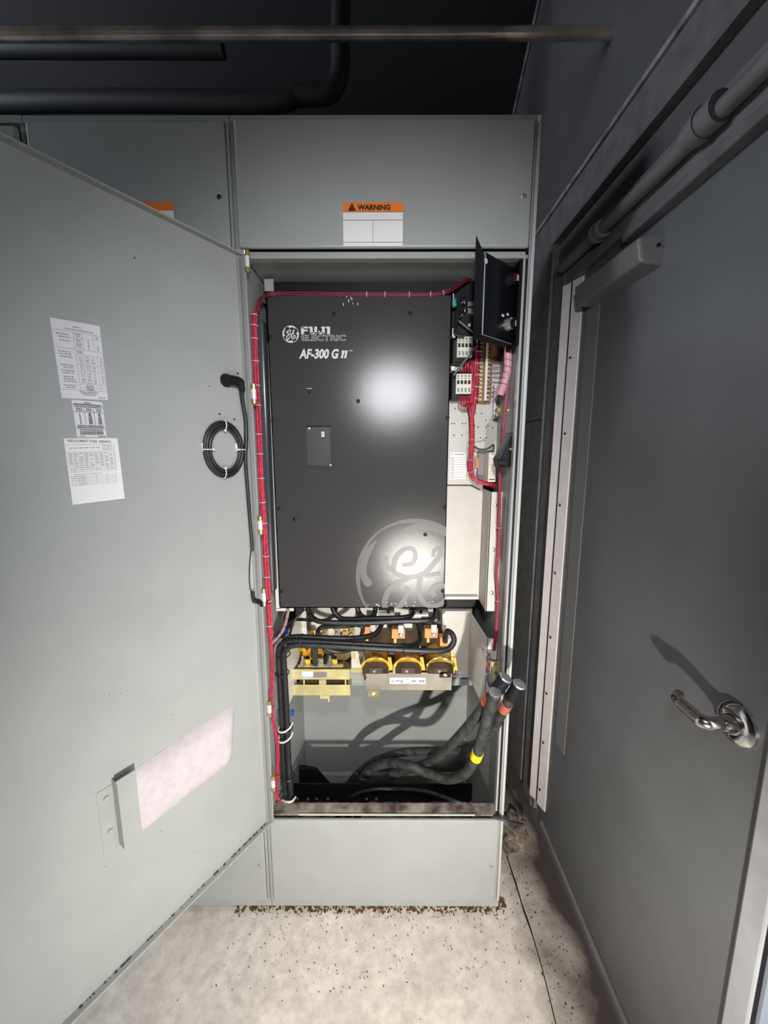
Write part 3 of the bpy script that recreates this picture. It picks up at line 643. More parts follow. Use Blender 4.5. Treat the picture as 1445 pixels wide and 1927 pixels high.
# chipped paint near the top
cp_ = MB()
for x, y, w_, h_ in ((652, 556, .003, .010), (656, 566, .002, .009), (662, 563, .002, .006), (646, 573, .002, .007), (673, 572, .002, .006), (664, 571, .002, .003), (660, 560, .002, .004)):
    q = D(x, y, .0005); cp_.box(q.x-w_/2, q.x+w_/2, DY-.0005, DY, q.z-h_/2, q.z+h_/2)
for i in range(26):
    q = D(random.uniform(690, 830), random.uniform(1132, 1142), .0005); s_ = random.uniform(.0006, .0018); cp_.box(q.x-s_, q.x+s_, DY-.0005, DY, q.z-s_, q.z+s_)
cp_.build('paint_chips', LOGO, drv)
# terminal blocks peeping out under the cover
for x0, x1 in ((712, 742), (770, 806)):
    pbox(x0, 1149, x1, 1160, .16, .08).build('output_block', IVORY, drv)
    q = at((x0+x1)/2+4, 1152, 'Y', .155); MB().box(q.x-.004, q.x+.004, .154, .162, q.z-.004, q.z+.004).build('block_hole', HOLE, drv)

# ------------------------------------------------------------------ operator panel, contactors, terminals on the right
PD = Vector((math.sin(math.radians(49)), math.cos(math.radians(49)), 0)); PN = Vector((PD.y, -PD.x, 0))
b0 = at(907, 630, 'Y', -.05); zt = at(910, 484, 'Y', -.05).z; zb = b0.z; PL = .135
op = thing('control_station', 'black sheet metal control plate with two knobs at the upper right of the open cabinet', 'control plate', b0)
def opP(d, z, o): return Vector((b0.x, b0.y, 0))+PD*d+PN*o+EZ*z
def opb(mb, d0, d1, z0, z1, o0, o1): return mb.obox(Vector((b0.x, b0.y, 0))+PD*((d0+d1)/2)+PN*((o0+o1)/2)+EZ*((z0+z1)/2), PD*((d1-d0)/2), EZ*((z1-z0)/2), PN*((o1-o0)/2))
pm = MB(); opb(pm, 0, PL, zb, zt+.012, -.002, 0)
pm.build('plate', BLKG, op)
FLG = mat('matt_black_sheet', (.0035, .0035, .0045), .6, spec=.12)
fm = MB(); fm.hexa([opP(0, zb, 0), opP(0, zb-.006, -.028), opP(.002, zb-.006, -.028), opP(.002, zb, 0), opP(0, zt+.002, 0), opP(0, zt+.058, -.028), opP(.002, zt+.058, -.028), opP(.002, zt+.002, 0)])
opb(fm, 0, PL, zb-.002, zb, -.03, 0); fm.build('return_flange', FLG, op)
MB().box(.716, .724, .0, .14, zb-.01, 1.97).build('side_shield', FLG, op)
em = MB(); opb(em, .0, .0012, zb, zt+.008, .0, .0015); opb(em, 0, PL, zb-.0002, zb+.001, 0, .0015); em.build('edge_glint', GREYD, op)  # pale strips stand for the glint along the plate's inner edge
def opp(d, z, o=0): return Vector((b0.x, b0.y, 0))+PD*d+PN*o+EZ*z
def opxy(px, py):
    r = fw + rt*((px-W/2)/FPX) - up*((py-H/2)/FPX); t = (b0-CAM).dot(PN)/r.dot(PN); P = CAM+r*t; return (P-Vector((b0.x, b0.y, 0))).dot(PD), P.z
for i, (x, y) in enumerate(((957, 528), (954, 612))):
    d, z = opxy(x, y)
    MB().lathe(opp(d, z), PN, [(0, .016), (.006, .016), (.010, .0145), (.016, .0135), (.017, .010), (.0175, .001)], 24).build('bezel_ring', STEEL if i else BLK, op, True)
    kb = MB(); kb.lathe(opp(d, z, .012), PN, [(0, .0115), (.010, .011), (.0145, .009), (.015, .001)], 20); kbo = kb.build('knob', mat('dark_red_lens', (.05, .006, .008), .12) if i == 0 else BLKG, op, True)
    g = MB(); 
    for s_ in (-1, 1): g.obox(opp(d+s_*.003, z-.002, .0275), PD*.0008, EZ*.007, PN*.0006)
    g.build('knob_mark', LOGO, op)
d, z = opxy(914, 491); g = MB(); g.lathe(opp(d, z, .0005), PN, [(0, .0065), (.0006, .0065), (.0007, .0045), (.0008, .001)], 16); g.build('round_badge', LOGO, op)
g = MB()
for x, y in ((946, 594), (955, 592), (962, 600)):
    d, z = opxy(x, y); g.obox(opp(d, z, .0006), PD*.005, EZ*.003, PN*.0005)
g.build('printed_word', LOGO, op)
for x, y in ((980, 517), (977, 566), (974, 631)):
    q = at(x, y, 'Y', .03); MB().lathe(q, (-.5, -1, 0), [(0, .003), (.004, .003), (.005, .001)], 10).build('fixing_screw', GOLD, op, True)

br = thing('circuit_breaker', 'black breaker block with bright terminal screws beside the top of the drive', 'breaker', at(872, 630, 'Y', .22))
pbox(850, 545, 893, 632, .17, .08).build('body', BLK, br, bevel=.003)
for y in (558, 571, 585):
    pbox(880, y-6, 893, y+5, .155, .02).build('terminal_clamp', GREYBOX, br, bevel=.002)
    q = at(875, y, 'Y', .16); MB().lathe(q, (0, -1, 0), [(0, .006), (.006, .006), (.008, .003), (.0082, .001)], 10).build('terminal_screw', CHROME, br, True)
q = at(883, 612, 'Y', .155); MB().lathe(q, (0, -1, 0), [(0, .006), (.006, .006), (.008, .003), (.0082, .001)], 10).build('terminal_screw', GOLD, br, True)
for l, w_ in (((862, 578), .007), ((867, 574), .006), ((863, 598), .006)):
    q = at(l[0], l[1], 'Y', .15); MB().tube([q, q+Vector((.010, .0, .010))], w_*.6, 8).build('wire_lug', WHITE, br, True)
q = at(854, 571, 'Y', .13); MB().tube([q+Vector((0, 0, .012)), q+Vector((.001, 0, -.004)), q+Vector((.003, 0, -.010))], [.007, .008, .006], 10).build('insulated_lug', TEAL, br, True)
MB().tube(pxpath([(853, 565), (853, 552)], .13), .0018, 6).build('lug_wire', LOGO, br, True)
MB().tube(spline(pxpath([(862, 603), (872, 611), (886, 622), (896, 630)], .14), 4), .002, 6).build('thin_wire', GREYBOX, br, True)
for i in range(5):
    MB().tube(spline(pxpath([(876-i, 556+i*7), (866, 560+i*8), (860-i, 580+i*9), (858, 610+i*5), (862+i*3, 632)], .145-.004*i), 4), .0035, 7).build('black_wire', RUB, br, True)
pbox(851, 618, 857, 635, .14, .01).build('white_tag', WHITE, br)

def contactor(x0, y0, x1, y1, label):
    FYc = .145; t = thing('contactor', label, 'contactor', at((x0+x1)/2, y1, 'Y', .24), 'contactors beside the drive')
    pbox(x0-8, y0-5, x1+4, y1+10, FYc+.02, .085).build('body', BLK, t, bevel=.002)
    fp = pbox(x0, y0, x1, y1, FYc, .024).build('face_plate', IVORY, t, bevel=.0015)
    w_, h_ = x1-x0, y1-y0
    for i in range(4):
        xc = x0+w_*(.15+.235*i)
        pbox(xc-w_*.08, y0+h_*.33, xc+w_*.08, y0+h_*.52, FYc-.001, .004).build('window', BLK, t)
        for v in (.12, .87):
            q = at(xc, y0+h_*v, 'Y', FYc); MB().lathe((q.x, FYc+.001, q.z), (0, -1, 0), [(0, .0036), (.0016, .0036), (.0018, .001)], 8).build('terminal_screw', GREYBOX, t)
        for v in (.24, .73, .79): pbox(xc-w_*.075, y0+h_*v-.6, xc+w_*.075, y0+h_*v+.6, FYc-.0006, .001).build('slot', INK, t)
contactor(860, 633, 889, 672, 'upper cream faced contactor beside the drive, with a green wire crossing it')
contactor(858, 703, 887, 741, 'lower cream faced contactor beside the drive, red wires below it')
tag(MB().tube(spline(pxpath([(894, 652), (884, 668), (872, 682), (860, 698), (854, 706)], .125), 5), .0028, 8).build('green_wire', mat('grey_green_wire', (.10, .17, .15), .5), None, True), 'grey green wire slanting across the upper contactor', 'wire')
tag(pbox(849, 689, 856, 697, .14, .03).build('white_clip', WHITE, None, bevel=.001), 'small white clip between the two contactors at the edge of the drive', 'clip')

ts = thing('terminal_strip', 'tan terminal strip with a pale marker rail and brass screws, right of the contactors', 'terminal strip', at(914, 760, 'Y', .24))
pbox(902, 640, 926, 757, .19, .05).build('base', TANB, ts)
pbox(921, 640, 950, 682, .20, .04).build('board', TANB, ts)
MB().add([at(x, y, 'Y', .165+o) for o in (0, .012) for x, y in ((915, 640), (919.5, 640), (915, 754), (910.5, 754))], [(0, 1, 2, 3), (4, 7, 6, 5), (0, 4, 5, 1), (1, 5, 6, 2), (2, 6, 7, 3), (3, 7, 4, 0)]).build('marker_rail', WHITE, ts)
for i in range(15):
    y = 645+i*7.6
    for s_, xx in ((-1, 906.5), (1, 921)):
        x = xx-(y-645)*.036
        q = at(x, y, 'Y', .178); MB().box(q.x-.0055, q.x+.0055, .178, .192, q.z-.0045, q.z+.0045).build('terminal', GOLD, ts)
        MB().cyl((q.x, .178, q.z), (q.x, .1755, q.z), .0032, 8).build('screw', STEEL, ts)
    q = at(914.5-(y-645)*.036, y, 'Y', .1645); MB().box(q.x-.0012, q.x+.0012, .164, .166, q.z-.001, q.z+.001).build('number_mark', INKF, ts)
q = at(906, 763, 'Y', .22); MB().lathe(q+Vector((0, .03, 0)), (0, -1, 0), [(0, .008), (.03, .008), (.032, .005), (.0325, .001)], 12).build('end_bolt', GOLD, ts, True)
pbox(899, 757, 920, 759, .20, .05).build('rail_end', GREYD, ts)

# red harness on the contactors and terminals
def bundle(name, label, px, r, n, jit, Y=None, ties=(), tiem=LOGO, cat='wire bundle', m=RED, k=6, ends=1):
    P = spline(pxpath(px, Y), k); t = thing(name, label, cat, P[-1])
    for i in range(n):
        a = 2*math.pi*i/n; ph = random.uniform(0, 6); pts = []
        for j, p_ in enumerate(P):
            tt = (P[min(j+1, len(P)-1)]-P[max(j-1, 0)]).normalized(); u = tt.cross(Vector((0, 1, 0))).normalized(); w_ = tt.cross(u)
            aa = a+math.sin(j*.25+ph)*.3; pts.append(p_+(u*math.cos(aa)+w_*math.sin(aa))*jit)
        MB().tube(pts, r, 7).build('wire', m, t, True)
    for f_ in ties:
        j = min(len(P)-2, max(1, int(f_*(len(P)-1)))); tt = (P[j+1]-P[j-1]).normalized(); u = tt.orthogonal().normalized(); w_ = tt.cross(u); R = jit+r+.0012
        MB().tube([P[j]+(u*math.cos(a)+w_*math.sin(a))*R for a in [2*math.pi*i/14 for i in range(15)]], .0011, 5, cap=False).build('cable_tie', tiem, t, True)
    return t
bundle('wire_bundle', 'long red wire bundle with white ties running down the hinge side of the opening', [(478, 588), (479, 620), (481, 680), (484, 750), (488, 830), (491, 900), (496, 970), (501, 1060), (505, 1130), (509, 1200)], .0034, 4, .0048, .03, [i/15+.03 for i in range(15)])
bundle('wire_bundle', 'short thin red wires dropping beside the hinges below the long bundle', [(509, 1200), (512, 1250), (511, 1300), (512, 1345), (522, 1400), (522, 1450), (520, 1490), (527, 1510)], .0026, 2, .0026, .03, [.4, .75], tiem=RED)
bundle('wire_bundle', 'red wire bundle with white ties running along the top of the drive', [(484, 590, .06), (490, 564, .07), (512, 553, .097), (560, 552, .099), (640, 553, .099), (740, 554, .099), (820, 553, .099), (850, 544, .10), (872, 530, .12), (892, 521, .15)], .0026, 4, .0032, None, (.50, .55, .6, .66, .72), m=mat('shaded_red_wire', (.15, .010, .024), .5, noise=.3, nscale=100))  # shade under the header put into a darker red
bundle('wire_bundle', 'red wire bundle curving down the cream plate below the contactors', [(888, 680), (887, 710), (886, 760), (888, 800), (888, 840), (885, 870), (888, 895), (900, 906), (920, 911), (932, 915)], .0036, 5, .0048, .17, (.18, .42, .55, .64, .74), tiem=PINK)
bundle('wire_bundle', 'red wires bunched between the contactors and the terminal strip', [(893, 655), (894, 690), (893, 720), (890, 755), (888, 775)], .0036, 7, .008, .175)
bundle('wire_bundle', 'long thin red bundle down the right side of the cream plate', [(954, 725, .10), (951, 760, .10), (947, 800, .10), (944, 845, .10), (940, 880, .09), (940, 930, .09), (939, 975, .09), (938, 1030, .09), (934, 1080, .09), (936, 1130, .09), (934, 1180, .09), (930, 1222, .09)], .0026, 3, .0030, None, (.30, .58, .82), tiem=PINK, m=mat('deep_red_wire', (.27, .013, .035), .45, noise=.35, nscale=120))
bundle('wire_bundle', 'dull thin wire pair looping along the right side wall of the cabinet', [(948, 935, .10), (947, 985, .10), (944, 1040, .10), (947, 1075, .10), (943, 1112, .10)], .0014, 2, .002, None, m=mat('brown_wire', (.16, .06, .06), .6))
fan = thing('wire_fan', 'red and pink wires fanning from the terminal strip to the two bundles beside it', 'wires', at(908, 750, 'Y', .17))
for i in range(13):
    y = 662+i*7.4; xs = 905-(y-645)*.036
    MB().tube(spline(pxpath([(xs, y, .172), (xs-7, y-1.5, .165), (893, y+random.uniform(-2, 3), .168)]), 4), .0021, 6).build('wire', RED if i % 3 else PINK, fan, True)
for i in range(8):
    y = 684+i*9; MB().tube(spline(pxpath([(920-(y-645)*.036, y, .172), (934, y+random.uniform(-1, 3), .165), (945, y+random.uniform(-2, 4), .16), (950, y+10, .13)]), 4), .0013, 5).build('thin_wire', mat('mauve_wire', (.22, .12, .14), .6), fan, True)
for i in range(5):
    MB().tube(spline(pxpath([(866+i*4.5, 746, .15), (865+i*5, 756, .145), (872+i*4, 764-i*1.5, .15), (886, 766-i, .16)]), 4), .0026, 6).build('wire', RED, fan, True)
for i in range(5):
    MB().tube(spline(pxpath([(866+i*5, 700, .15), (866+i*5, 690-(i % 2)*4, .14), (876+i*3, 684-i, .15), (888, 680+i*3, .165)]), 4), .0026, 6).build('wire', RED, fan, True)
pn = MB().tube(spline(pxpath([(957, 640, .09), (956, 670, .09), (955, 695, .09), (949, 720, .09), (941, 742, .10)]), 6), [.0115]*20+[.012]*5, 14)
sw = tag(pn.build('spiral_wrap', PINK, None, True), 'pale pink spiral cable wrap hanging below the black control plate', 'cable wrap')
for f_ in (677, 690, 701, 712, 722):
    c = at(956 if f_ < 690 else 955-(f_-690)*.27, f_, 'Y', .09); MB().tube([c+Vector((math.cos(a)*.0118, math.sin(a)*.0118, -.002-.004*math.cos(a))) for a in [math.pi*2*i/16 for i in range(17)]], .0008, 5, cap=False).build('wrap_seam', RED, sw)
tag(MB().tube(spline(pxpath([(932, 725, .19), (931, 760, .19), (930, 788, .19)]), 4), .004, 8).build('clear_tube', LOGO, None, True), 'thin clear tube standing on the cream plate below the terminal strip', 'tube')
for x in (939, 958):
    q = at(x, 772, 'Y', .11); tag(MB().lathe(q+Vector((0, .02, 0)), (0, -1, 0), [(0, .0085), (.018, .0085), (.022, .006), (.0222, .003), (.018, .0025)], 14).build('brass_standoff', GOLD, None, True), 'brass standoff %s of the red bundle below the spiral wrap' % ('left' if x < 950 else 'right'), 'standoff')
# grey bracket, cream module, disconnect arm
pbox(899, 848, 922, 912, .20, .05).build('grey_channel', GREYBOX, None, bevel=.002)
tag(bpy.data.objects['grey_channel'], 'grey channel behind the slim cream module', 'channel')
mo = thing('relay_module', 'slim cream relay module standing upright beside the red bundle', 'relay', at(928, 907, 'Y', .20))
pbox(919, 851, 933.5, 907, .14, .07).build('case', IVORY, mo, bevel=.0015)
g = MB()
for i in range(9): pbox(920.5, 862+i*4.2, 931.5, 862.7+i*4.2, .1395, .001, g)
pbox(924, 854, 931, 856, .1395, .001, g); g.build('case_grooves', INKF, mo)
g = MB(); pbox(920, 901, 931, 903.5, .1394, .001, g); g.build('printed_band', INK, mo)
tag(MB().tube(spline(pxpath([(892, 840, .18), (900, 845, .17), (912, 846, .16), (922, 842, .15), (928, 837, .145), (929, 843, .14), (927, 851, .14)]), 5), .0034, 8).build('grey_lead', mat('olive_lead', (.09, .09, .06), .6), None, True), 'olive grey lead looping from the red bundle over the cream module', 'lead')
hb = MB().prism([at(x, y, 'Y', .02) for x, y in ((963, 813), (969, 813), (966, 878), (939, 880), (936, 864), (943, 852))], (0, .05, 0))
ha = thing('latch_bracket', 'black wedge shaped latch bracket on the right edge of the opening', 'bracket', at(955, 880, 'Y', .045))
hb.build('wedge', BLKG, ha, bevel=.003)
pbox(938, 866, 958, 876, .005, .02).build('nose', BLK, ha, bevel=.003)
q = at(961, 845, 'Y', .016); MB().lathe(q+Vector((0, .006, 0)), (0, -1, 0), [(0, .004), (.006, .004), (.008, .002), (.0082, .001)], 10).build('rivet', GOLD, ha, True)
# breaker knob + tag on cream plate
pbox(889, 862, 899, 881, .200, .015).build('label_block', GREYBOX, None); tag(bpy.data.objects['label_block'], 'small grey block with an orange edge behind the red bundle', 'block')
pbox(896, 862, 900, 881, .197, .003).build('orange_edge', ORANGE, bpy.data.objects['label_block'])
MB().box(0, 0, 0, 0, 0, 0)
YLB = .2132
nl = pbox(846.5, 851, 877, 902, YLB, .0016).build('data_label', PAPER2, cab)
g = MB()
for i in range(9): pbox(848, 860.5+i*4.6, 876, 861+i*4.6, YLB-.0005, .0004, g); pbox(848.5, 862+i*4.6, 854, 863+i*4.6, YLB-.0005, .0004, g)
pbox(855, 854.5, 874, 856, YLB-.0005, .0004, g); q = at(850.5, 855, 'Y', YLB-.0001); g.cyl(q, q+Vector((0, -.0004, 0)), .0022, 10); g.build('label_print', INKF, cab)
for x0, y0 in ((879, 827), (878, 887)): pbox(x0, y0, x0+16, y0+16, .209, .006).build('adhesive_mount', TAPEY, cab)

# limit switch plate at the lower right
sw_ = thing('limit_switch', 'brass coloured switch plate with a stub lever at the right edge of the opening', 'switch', at(937, 1285, 'Y', .05))
MB().prism([at(x, y, 'Y', .04) for x, y in ((926, 1246), (948, 1246), (948, 1262), (934, 1284), (927, 1284))], (0, .003, 0)).build('plate', BRASS, sw_)
pbox(922, 1244, 927, 1285, .045, .03).build('body', GREYBOX, sw_)
q = at(933, 1265, 'Y', .04); MB().tube([q, q+Vector((.004, -.02, -.006)), q+Vector((.006, -.03, -.010))], [.0055, .005, .0035], 10).build('lever', mat('worn_brass', (.20, .13, .06), .4, metal=.6), sw_, True)
for x, y in ((933, 1250), (932, 1280)): q = at(x, y, 'Y', .039); MB().cyl(q, q+Vector((0, -.001, 0)), .0022, 8).build('screw_hole', HOLE, sw_)
MB().tube(spline(pxpath([(925, 1243, .05), (918, 1246, .05), (916, 1252, .05), (919, 1258, .05), (923, 1261, .05)]), 4), .0018, 6).build('red_lead', RED, sw_, True)
MB().tube(pxpath([(921, 1242), (936, 1243)], .045), .0022, 6).build('black_lead', RUB, sw_, True)

# ------------------------------------------------------------------ power modules
lm = thing('transformer', 'small yellow zinc framed transformer at the lower left inside the cabinet', 'transformer', at(603, 1312, 'Y', .2))
FY2 = .16
pbox(548, 1260, 658, 1279, FY2, .004).build('front_channel', BRASS, lm, bevel=.001); pbox(549, 1289, 659, 1309, FY2, .004).build('front_channel', BRASS, lm, bevel=.001)
za, zb_, zc, zd = (at(603, y, 'Y', FY2).z for y in (1260, 1279, 1289, 1309)); xa, xb = at(548, 1270, 'Y', FY2).x, at(658, 1270, 'Y', FY2).x
MB().box(xa, xb, FY2+.004, FY2+.10, za-.004, za-.001).box(xa, xb, FY2+.10, FY2+.104, za-.03, za).build('channel_top', DKAMB, lm)
MB().box(xa, xb, FY2+.004, FY2+.104, zd, zd+.003).build('channel_base', BRASS, lm)
MB().box(xa+.025, xb-.008, FY2+.010, FY2+.09, zd+.003, za-.004).build('core', DKAMB, lm)
for x in (572, 650): q = at(x, 1284, 'Y', FY2+.006); MB().cyl((q.x, q.y, zb_), (q.x, q.y, zc), .003, 8).build('tie_rod', BRASS, lm, True)
q = at(607, 1284, 'Y', FY2+.002); MB().box(q.x-.012, q.x+.012, FY2, FY2+.01, zc+.001, zb_-.001).build('rating_tab', BRASS, lm)
pbox(602, 1309, 617, 1315, FY2+.001, .003).build('foot_tab', BRASS, lm); pbox(617, 1309, 620, 1321, FY2+.001, .003).build('foot_tab', BRASS, lm)
pbox(568, 1264, 589, 1272, FY2-.001, .001).build('white_label', WHITE, lm); pbox(569, 1272, 588, 1276, FY2-.001, .001).build('blue_label', CYAN, lm)
pbox(589.5, 1265, 615, 1275, FY2-.001, .001).build('silver_label', mat('silver_label', (.32, .29, .29), .35, metal=.5), lm)
g = MB(); put_text(g, 'NETEC', at(570, 1275.4, 'Y', FY2-.0012), EX, EZ, .006, sx=1.35) if False else pbox(570, 1273, 587, 1274.6, FY2-.0014, .0003, g); g.build('label_print', LOGO, lm)
MB().hexa([(xa+.02, FY2+.015, za), (xb-.025, FY2+.015, za), (xb-.025, FY2+.03, za), (xa+.02, FY2+.03, za), (xa+.02, FY2+.015, za+.003), (xb-.025, FY2+.015, za+.003), (xb-.025, FY2+.03, za+.003), (xa+.02, FY2+.03, za+.003)]).build('bus_strip', BRASS, lm)
for i, (x, y) in enumerate(((570, 1240), (621, 1239), (603, 1240))):
    q = at(x, 1250, 'Y', FY2+.022); q.z = za+.003
    if i < 2:
        MB().tube([q, q+EZ*.010, q+EZ*.0101, q+EZ*.020], [.0115, .0115, .008, .008], 6).build('nut', STEEL, lm)
        MB().cyl(q+EZ*.020, q+EZ*.034, .0045, 10).build('stud', STEEL, lm, True)
        MB().obox(q+Vector((.014, .012, .008)), (.010, 0, 0), (0, .004, 0), (0, 0, .008)).build('insulator', YELLOW, lm, bevel=.002)
    else:
        MB().box(q.x-.010, q.x+.010, q.y, q.y+.006, q.z, q.z+.024).build('terminal_plate', STEEL, lm); MB().cyl((q.x, q.y, q.z+.012), (q.x, q.y-.003, q.z+.012), .005, 6).build('terminal_bolt', GOLD, lm)
for i, x in enumerate((560, 590, 640)):
    q = at(x, 1225, 'Y', .24); MB().cyl((q.x+.01, .215, za+.028), (q.x+.01, .29, za+.040), .030, 20).build('coil', AMBER if i < 2 else GOLD, lm, True)
for i, (x, y) in enumerate(((590, 1190), (612, 1189), (635, 1188), (650, 1186), (662, 1190))):
    q = at(x, y, 'Y', .27); MB().obox(q, (.010, 0, 0), (0, .012, 0), (0, 0, .012)).build('rear_terminal', (YELLOW, GOLD, STEEL, YELLOW, GOLD)[i], lm, bevel=.002)
    MB().lathe(q+Vector((0, -.012, .002)), (0, -1, 0), [(0, .007), (.006, .007), (.010, .004), (.0102, .001)], 6).build('rear_bolt', STEEL, lm)
pbox(661, 1226, 684, 1264, .24, .03).build('side_block', IVORY, lm); pbox(663, 1229, 669, 1240, .238, .003).build('side_label', BRASS, lm); pbox(660, 1258, 686, 1266, .235, .03).build('side_foot', BRASS, lm)

rm = thing('reactor', 'three coil amber reactor with a white label on its steel band', 'reactor', at(768, 1300, 'Y', .2))
FY3 = .15
q0, q1 = at(688, 1267, 'Y', FY3), at(852, 1300, 'Y', FY3); xa, xb = at(688, 1283, 'Y', FY3).x, at(850, 1283, 'Y', FY3).x
zt3, zb3 = at(768, 1266.5, 'Y', FY3).z, at(768, 1299, 'Y', FY3).z
MB().box(xa, xb, FY3, FY3+.006, zb3, zt3).build('core_band', BAND, rm, bevel=.001)
MB().box(xa+.004, xb-.004, FY3+.006, FY3+.12, zb3+.004, zt3).build('core', DKAMB, rm)
pbox(733, 1275.5, 801, 1287, FY3-.001, .001).build('white_label', PAPER2, rm)
g = MB()
for x0, x1, y0, y1 in ((736, 741, 1281, 1284), (744, 752, 1280, 1283), (753, 758, 1280, 1285), (763, 769, 1278, 1279.5), (774, 783, 1280, 1284), (788, 799, 1280, 1284), (764, 770, 1284, 1285)): pbox(x0, y0, x1, y1, FY3-.0014, .0004, g)
g.build('label_print', INKF, rm)
zc3 = zt3+.012
for i, xc in enumerate((707, 768, 829)):
    cx = at(xc, 1262, 'Y', FY3).x
    fpl = MB(); n = 18; R = .044
    fpl.prism([(cx-R, FY3-.001, zt3-.002)]+[(cx+R*math.cos(math.pi-math.pi*k/n), FY3-.001, zt3+.016+R*.62*math.sin(math.pi*k/n)) for k in range(n+1)]+[(cx+R, FY3-.001, zt3-.002)], (0, .008, 0)); fpl.build('coil_end_plate', DKAMB, rm)
    c = MB(); c.tube([(cx, FY3+.008, zt3+.008), (cx, FY3+.012, zt3+.009), (cx, FY3+.10, zt3+.014), (cx, FY3+.105, zt3+.014)], [.040, .048, .048, .040], 28); c.build('coil', AMBER, rm, True)
    rg = MB(); rg.tube([(cx+.047*math.cos(t), FY3+.006+.002*math.sin(3*t+i), zt3+.014+.038*math.sin(t)) for t in [math.pi*(.06+.88*k/24) for k in range(25)]], [.004+.0015*math.sin(k*.9) for k in range(25)], 8); rg.build('winding_edge', YELLOW if i < 2 else GOLD, rm, True)
    tab = MB(); tab.box(cx-.022, cx+.022, FY3-.004, FY3-.001, zt3-.001, zt3+.020); tab.build('clamp_tab', mat('brown_steel', (.10, .06, .045), .4, metal=.4), rm)
    MB().cyl((cx-.005, FY3-.004, zt3+.010), (cx-.005, FY3-.007, zt3+.010), .005, 8).build('tab_bolt', STEEL, rm)
    # spacers between the coils
    sx_ = cx+.046
    MB().obox((sx_+.004, FY3+.012, zt3+.028), (.006, 0, .0), (0, .003, 0), (-.004, 0, .024)).build('spacer', YELLOW, rm, bevel=.001)
    if i == 0: MB().lathe((sx_+.017, FY3+.006, zt3-.002), (0, 0, 1), [(0, .006), (.02, .006), (.021, .004), (.028, .004)], 10).build('stud', BRASS, rm, True)
MB().tube(spline([(xa+.002, FY3+.004, zt3+.022), (xa-.004, FY3+.004, zt3+.008), (xa-.003, FY3+.004, zt3-.012), (xa+.002, FY3+.004, zt3-.02)], 4), .006, 8).build('coil_lead', DKAMB, rm, True)
def foot(x0, x1, y0, y1, Yf):
    a_, b_ = at(x0, (y0+y1)/2, 'Y', Yf), at(x1, (y0+y1)/2, 'Y', Yf); z0_, z1_ = at((x0+x1)/2, y1, 'Y', Yf).z, at((x0+x1)/2, y0, 'Y', Yf).z
    m_ = MB().box(a_.x, b_.x, Yf, Yf+.003, z0_, z1_).build('slotted_foot', GOLD if x0 < 750 else DKAMB, rm)
    MB().tube([((a_.x+b_.x)/2+.007*math.cos(t), Yf-.0005, (z0_+z1_)/2+.0045*math.sin(t)) for t in [2*math.pi*k/14 for k in range(15)]], .0008, 5, cap=False).build('slot_edge', STEEL, rm)
    o_ = MB(); o_.cyl(((a_.x+b_.x)/2, Yf-.0004, (z0_+z1_)/2), ((a_.x+b_.x)/2, Yf+.001, (z0_+z1_)/2), .005, 12); o_.build('slot', IVORY if x0 < 750 else GREY, rm)
foot(693, 713, 1299, 1311, FY3+.003); foot(827, 848, 1265, 1275, FY3-.004)
q = at(852, 1250, 'Y', FY3+.01); MB().hexa([(xb+.002, FY3+.005, zt3-.002), (xb+.010, FY3+.005, zt3-.004), (xb+.010, FY3+.02, zt3-.004), (xb+.002, FY3+.02, zt3-.002), (xb-.004, FY3+.02, zt3+.075), (xb+.006, FY3+.02, zt3+.075), (xb+.006, FY3+.035, zt3+.075), (xb-.004, FY3+.035, zt3+.075)]).build('end_spacer', YELLOW, rm, bevel=.001)
for i, (x, y) in enumerate(((697, 1189), (750, 1193), (812, 1192))):
    Yt = .215; bx = pbox(x-13, y-9, x+12, y+9, Yt, .03); bx.build('terminal_block', TERM, rm, bevel=.0015)
    pbox(x-9, y+9, x-4, y+17, Yt+.004, .01).build('block_leg', YELLOW, rm)
    pbox(x-1, y-16, x+10, y-1, Yt-.006, .008).build('terminal_lug', STEEL, rm, bevel=.001)
    q = at(x+4, y+1, 'Y', Yt); MB().lathe(q, (0, -1, 0), [(0, .010), (.006, .010), (.007, .007), (.013, .0065), (.0135, .001)], 6).build('terminal_nut', STEEL, rm)
pbox(702, 1170, 728, 1215, .26, .05).build('rear_insulator', IVORY, rm, bevel=.002); pbox(752, 1172, 776, 1188, .26, .04).build('rear_insulator', IVORY, rm, bevel=.002)
q = at(840, 1207, 'Y', .16); MB().box(q.x-.012, q.x+.012, .16, .18, q.z-.008, q.z+.010).build('end_lug', COPPER, rm, bevel=.002)
pbox(828, 1200, 846, 1216, .185, .03).build('end_block', TERM, rm)
MB().box(xa+.02, xb-.02, FY3+.09, .30, zt3+.05, zt3+.11).build('rear_core', DKAMB, rm)
# support shelf carrying the two modules
MB().box(.05, .70, .262, .268, .63, .70).box(.05, .70, .26, .50, .625, .631).build('module_shelf', GREY, cab)

